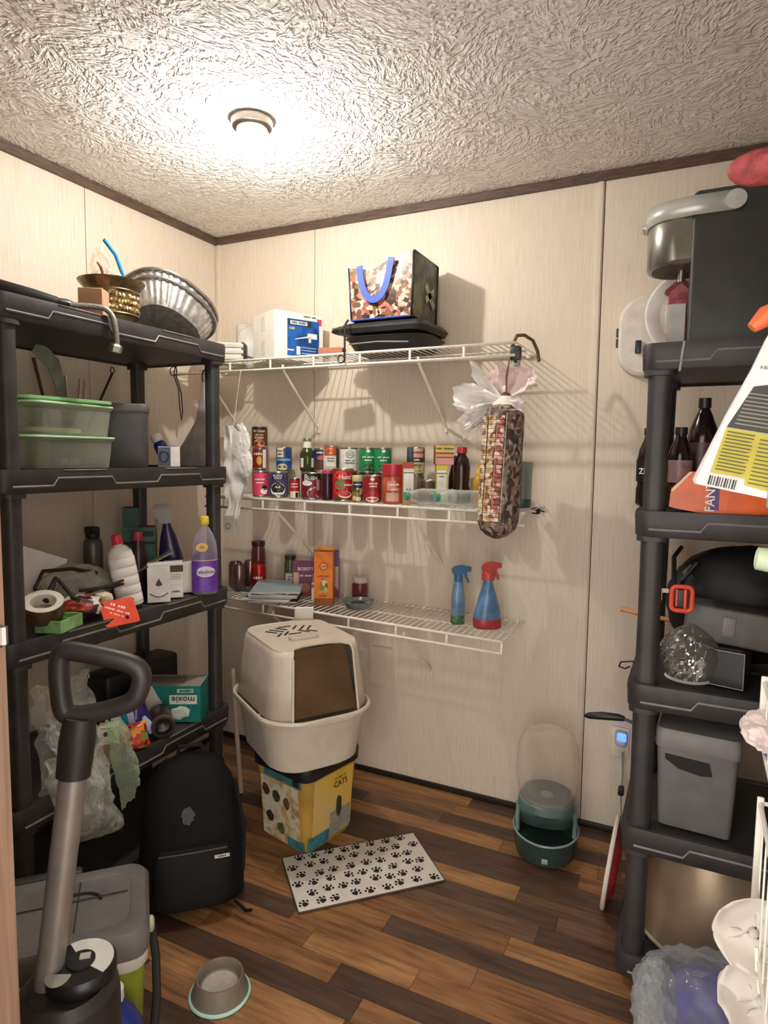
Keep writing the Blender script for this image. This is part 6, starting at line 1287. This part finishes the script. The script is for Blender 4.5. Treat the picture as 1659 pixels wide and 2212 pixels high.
for yy in (-.30, .30): MB().rbox((-.003, yy, 1.02), (.003, .02, 2.0), .001, 1).build('upright_strap', RW, t)
# white jug with warning label
t = thing('white_spray_jug', 'white plastic jug with a black and yellow label, tilted at the right edge', 'jug', (2.180, -1.300, 1.368), rot=(0, R(11), R(-6)))
out = [(-.066, .0), (-.070, .006), (-.061, .05), (-.047, .12), (-.030, .19), (-.022, .235), (-.018, .25), (-.018, .27), (.018, .27), (.018, .25), (.026, .235), (.040, .19), (.056, .12), (.068, .05), (.072, .006), (.068, 0)]
rings = []
for (sc_, yy) in ((.90, -.034), (.97, -.030), (1.0, -.022), (1.0, .022), (.97, .030), (.90, .034)):
    rings.append([(x_*sc_, yy, .135+(z_-.135)*(.96+.04*sc_) if sc_ < 1 else z_) for x_, z_ in out])
m = MB(); m.loft(rings, smooth=True); m.build('body', M('d9d8d8', .4, var=.03), t)
def patch(poly, mat, nm, par, y_=-.0348): m = MB(); m.prism(poly, 0, .0008, xf=X.Translation((0, y_, 0)) @ X.Rotation(pi/2, 4, 'X')); return m.build(nm, mat, par)
lb = patch([(-.040, .098), (-.018, .165), (.0, .170), (.046, .135), (.046, .098)], M('26241f', .5), 'black_label', t)
lb2 = patch([(-.046, .024), (-.040, .097), (.052, .097), (.056, .010), (.006, .014), (.004, .024)], M('b5a92e', .5), 'yellow_label', t)
for k in range(9): patch([(-.030+.002*k*.5, .105+.006*k), (.040, .105+.006*k), (.040, .1068+.006*k), (-.030+.001*k, .1068+.006*k)], M('8f8a78', .6), 'fine_print', lb, -.0362)
for k in range(12): patch([(-.040+.0003*k, .030+.0055*k), (.002 if k % 3 else -.004, .030+.0055*k), (.002, .0318+.0055*k), (-.040+.0003*k, .0318+.0055*k)], M('5a5522', .6), 'fine_print', lb2, -.0362); patch([(.010, .018+.0062*k), (.048, .018+.0062*k), (.048, .0198+.0062*k), (.010, .0198+.0062*k)], M('5a5522', .6), 'fine_print', lb2, -.0362)
bc = patch([(-.048, .002), (-.004, .0), (-.003, .021), (-.046, .023)], M('d2d0ca', .5), 'barcode_field', t)
for k in range(11): patch([(-.045+.0038*k, .004), (-.045+.0038*k+(.0014 if k % 3 else .0024), .004), (-.045+.0038*k+(.0014 if k % 3 else .0024), .019), (-.045+.0038*k, .019)], M('2a2826', .6), 'bar', bc, -.0362)
txt('NET 24 FL OZ', .008, M('8a8a8a', .6), t, front(.012, .195, -.0350))
m = MB(); m.lathe([(.020, .262), (.022, .266), (.021, .290), (.001, .292)], 20, capt=False); m.build('cap', M('e0dfdc', .4), t)
t = thing('white_cleaner_bottle', 'white bottle cut off by the right edge, beside the tilted white jug', 'bottle', (2.258, -1.355, 1.345), 0)
m = MB(); m.loft([rrect(.078, .06, .015, 0), rrect(.084, .066, .018, .004), rrect(.080, .062, .018, .17), rrect(.05, .045, .015, .22), rrect(.03, .03, .012, .24)]); m.build('body', M('e4e3e0', .4), t)
t = thing('orange_nozzle_sprayer', 'orange and teal spray head showing at the right edge', 'spray bottle', (2.232, -1.285, 1.425), 10)
m = MB(); m.loft([ell(.030, .026, 0, 20), ell(.034, .030, .005, 20), ell(.034, .030, .12, 20), ell(.014, .014, .175, 20), ell(.014, .014, .20, 20)]); m.build('body', M('d6d4cf', .4), t)
m = MB(); m.tube([(.035, 0, .225), (.0, 0, .232), (-.030, 0, .222), (-.048, 0, .205)], [.020, .020, .017, .009], 14); part(m.build('nozzle', M('e8703a', .4), t), 'orange nozzle')
m = MB(); m.tube([(.04, .004, .268), (.004, .004, .272), (-.012, .004, .250)], [.020, .019, .012], 12); m.build('teal_top', M('2f7d6a', .4), t)
t = thing('red_tipped_plush', 'red fuzzy tip with a white band poking in at the upper right edge', 'plush', (2.215, -1.315, 1.868), rot=(0, R(-86), R(-8)))
m = MB(); m.lathe([(.025, .0), (.027, .02), (.026, .045), (.019, .066), (.010, .076), (.001, .079)], 24, capt=False); m.build('tip', M('9c4446', .7, var=.25, vs=60, bump=.5, bs=180), t)
m = MB(); m.lathe([(.022, -.06), (.027, -.04), (.027, -.002), (.025, .002)], 24); m.build('white_band', M('d9d9d9', .8), t)
t = thing('green_capped_bottle', 'pale green bottle cap pointing left at the right edge', 'bottle', (2.222, -1.36, 1.268), rot=(0, R(-84), 0))
m = MB(); m.lathe([(.013, -.055), (.014, -.004)], 18); m.build('neck', M('c9d4c6', .4), t)
m = MB(); m.lathe([(.0175, -.004), (.0185, 0), (.0175, .016), (.012, .018), (.010, .012), (.001, .012)], 22, capt=False); m.build('cap', M('bccfae', .45), t)
t = thing('tissue_packet', 'torn pinkish white tissue packet with blue print in the door rack', 'packet', (2.238, -1.39, .990))
m = MB(); m.blob((0, 0, .022), (.034, .055, .020), .35, 1.8, 3, 4, crumple=True); m.build('tissue', M('d8c8c4', .8, var=.1), t)
m = MB(); m.blob((.022, -.01, .008), (.036, .06, .026), .15, 2, 7, 3); m.build('blue_wrapper', M('2a4a9a', .3), t)
# artificial white flower
t = thing('white_flower', 'large white artificial flower in the lower right corner', 'flower', (2.272, -1.475, .46))
WF = M('c4bdb4', .75, var=.05, sub=.0)
def bloom(c, nrm, R_, petals, twist):
    n_ = V(nrm).normalized(); xf = facing(c, n_)
    for k in range(petals):
        a = 2*pi*k/petals+twist; m = MB()
        def pf(u, v):
            r = R_*(.10+.90*v); wd = R_*.98*sin(pi*(.10+.84*v))**.75; lx = (u-.5)*2*wd
            z_ = R_*(.55*(1-v)**2*0-.10+.62*v*v-.25*v**4*0+.16*(abs(u-.5)*2)**2)+R_*.07*noise.noise(V((u*3+k, v*3, k)))
            return (cos(a)*r-sin(a)*lx, sin(a)*r+cos(a)*lx, z_)
        m.grid(pf, 8, 10, xf=xf); o = m.build('petal', WF, t); md = o.modifiers.new('thickness', 'SOLIDIFY'); md.thickness = .0022
    m = MB(); m.blob((0, 0, .0), (R_*.14, R_*.14, R_*.20), .1, 2, 3, 2, smooth=True, xf=xf); m.build('flower_heart', WF, t)
bloom((-.046, .030, .262), (-.15, -.92, .30), .048, 3, .3)
bloom((-.030, .030, .160), (-.30, -.8, .5), .050, 4, .8)
bloom((.022, .0, .205), (-.5, -.7, .3), .046, 3, .1)
m = MB(); m.tube([(-.044, .006, .258), (-.042, -.002, .225), (-.038, .0, .195)], .0028, 8); m.build('pistil', M('e3dccb', .6), t)
m = MB(); m.tube([(-.044, .045, .27), (-.02, .04, .18), (.0, .02, .08), (.004, .01, .0)], .004, 8); m.tube([(.03, .02, .21), (.012, .02, .11), (.004, .01, .0)], .0035, 8); m.build('stem', M('4a5a3a', .6), t)
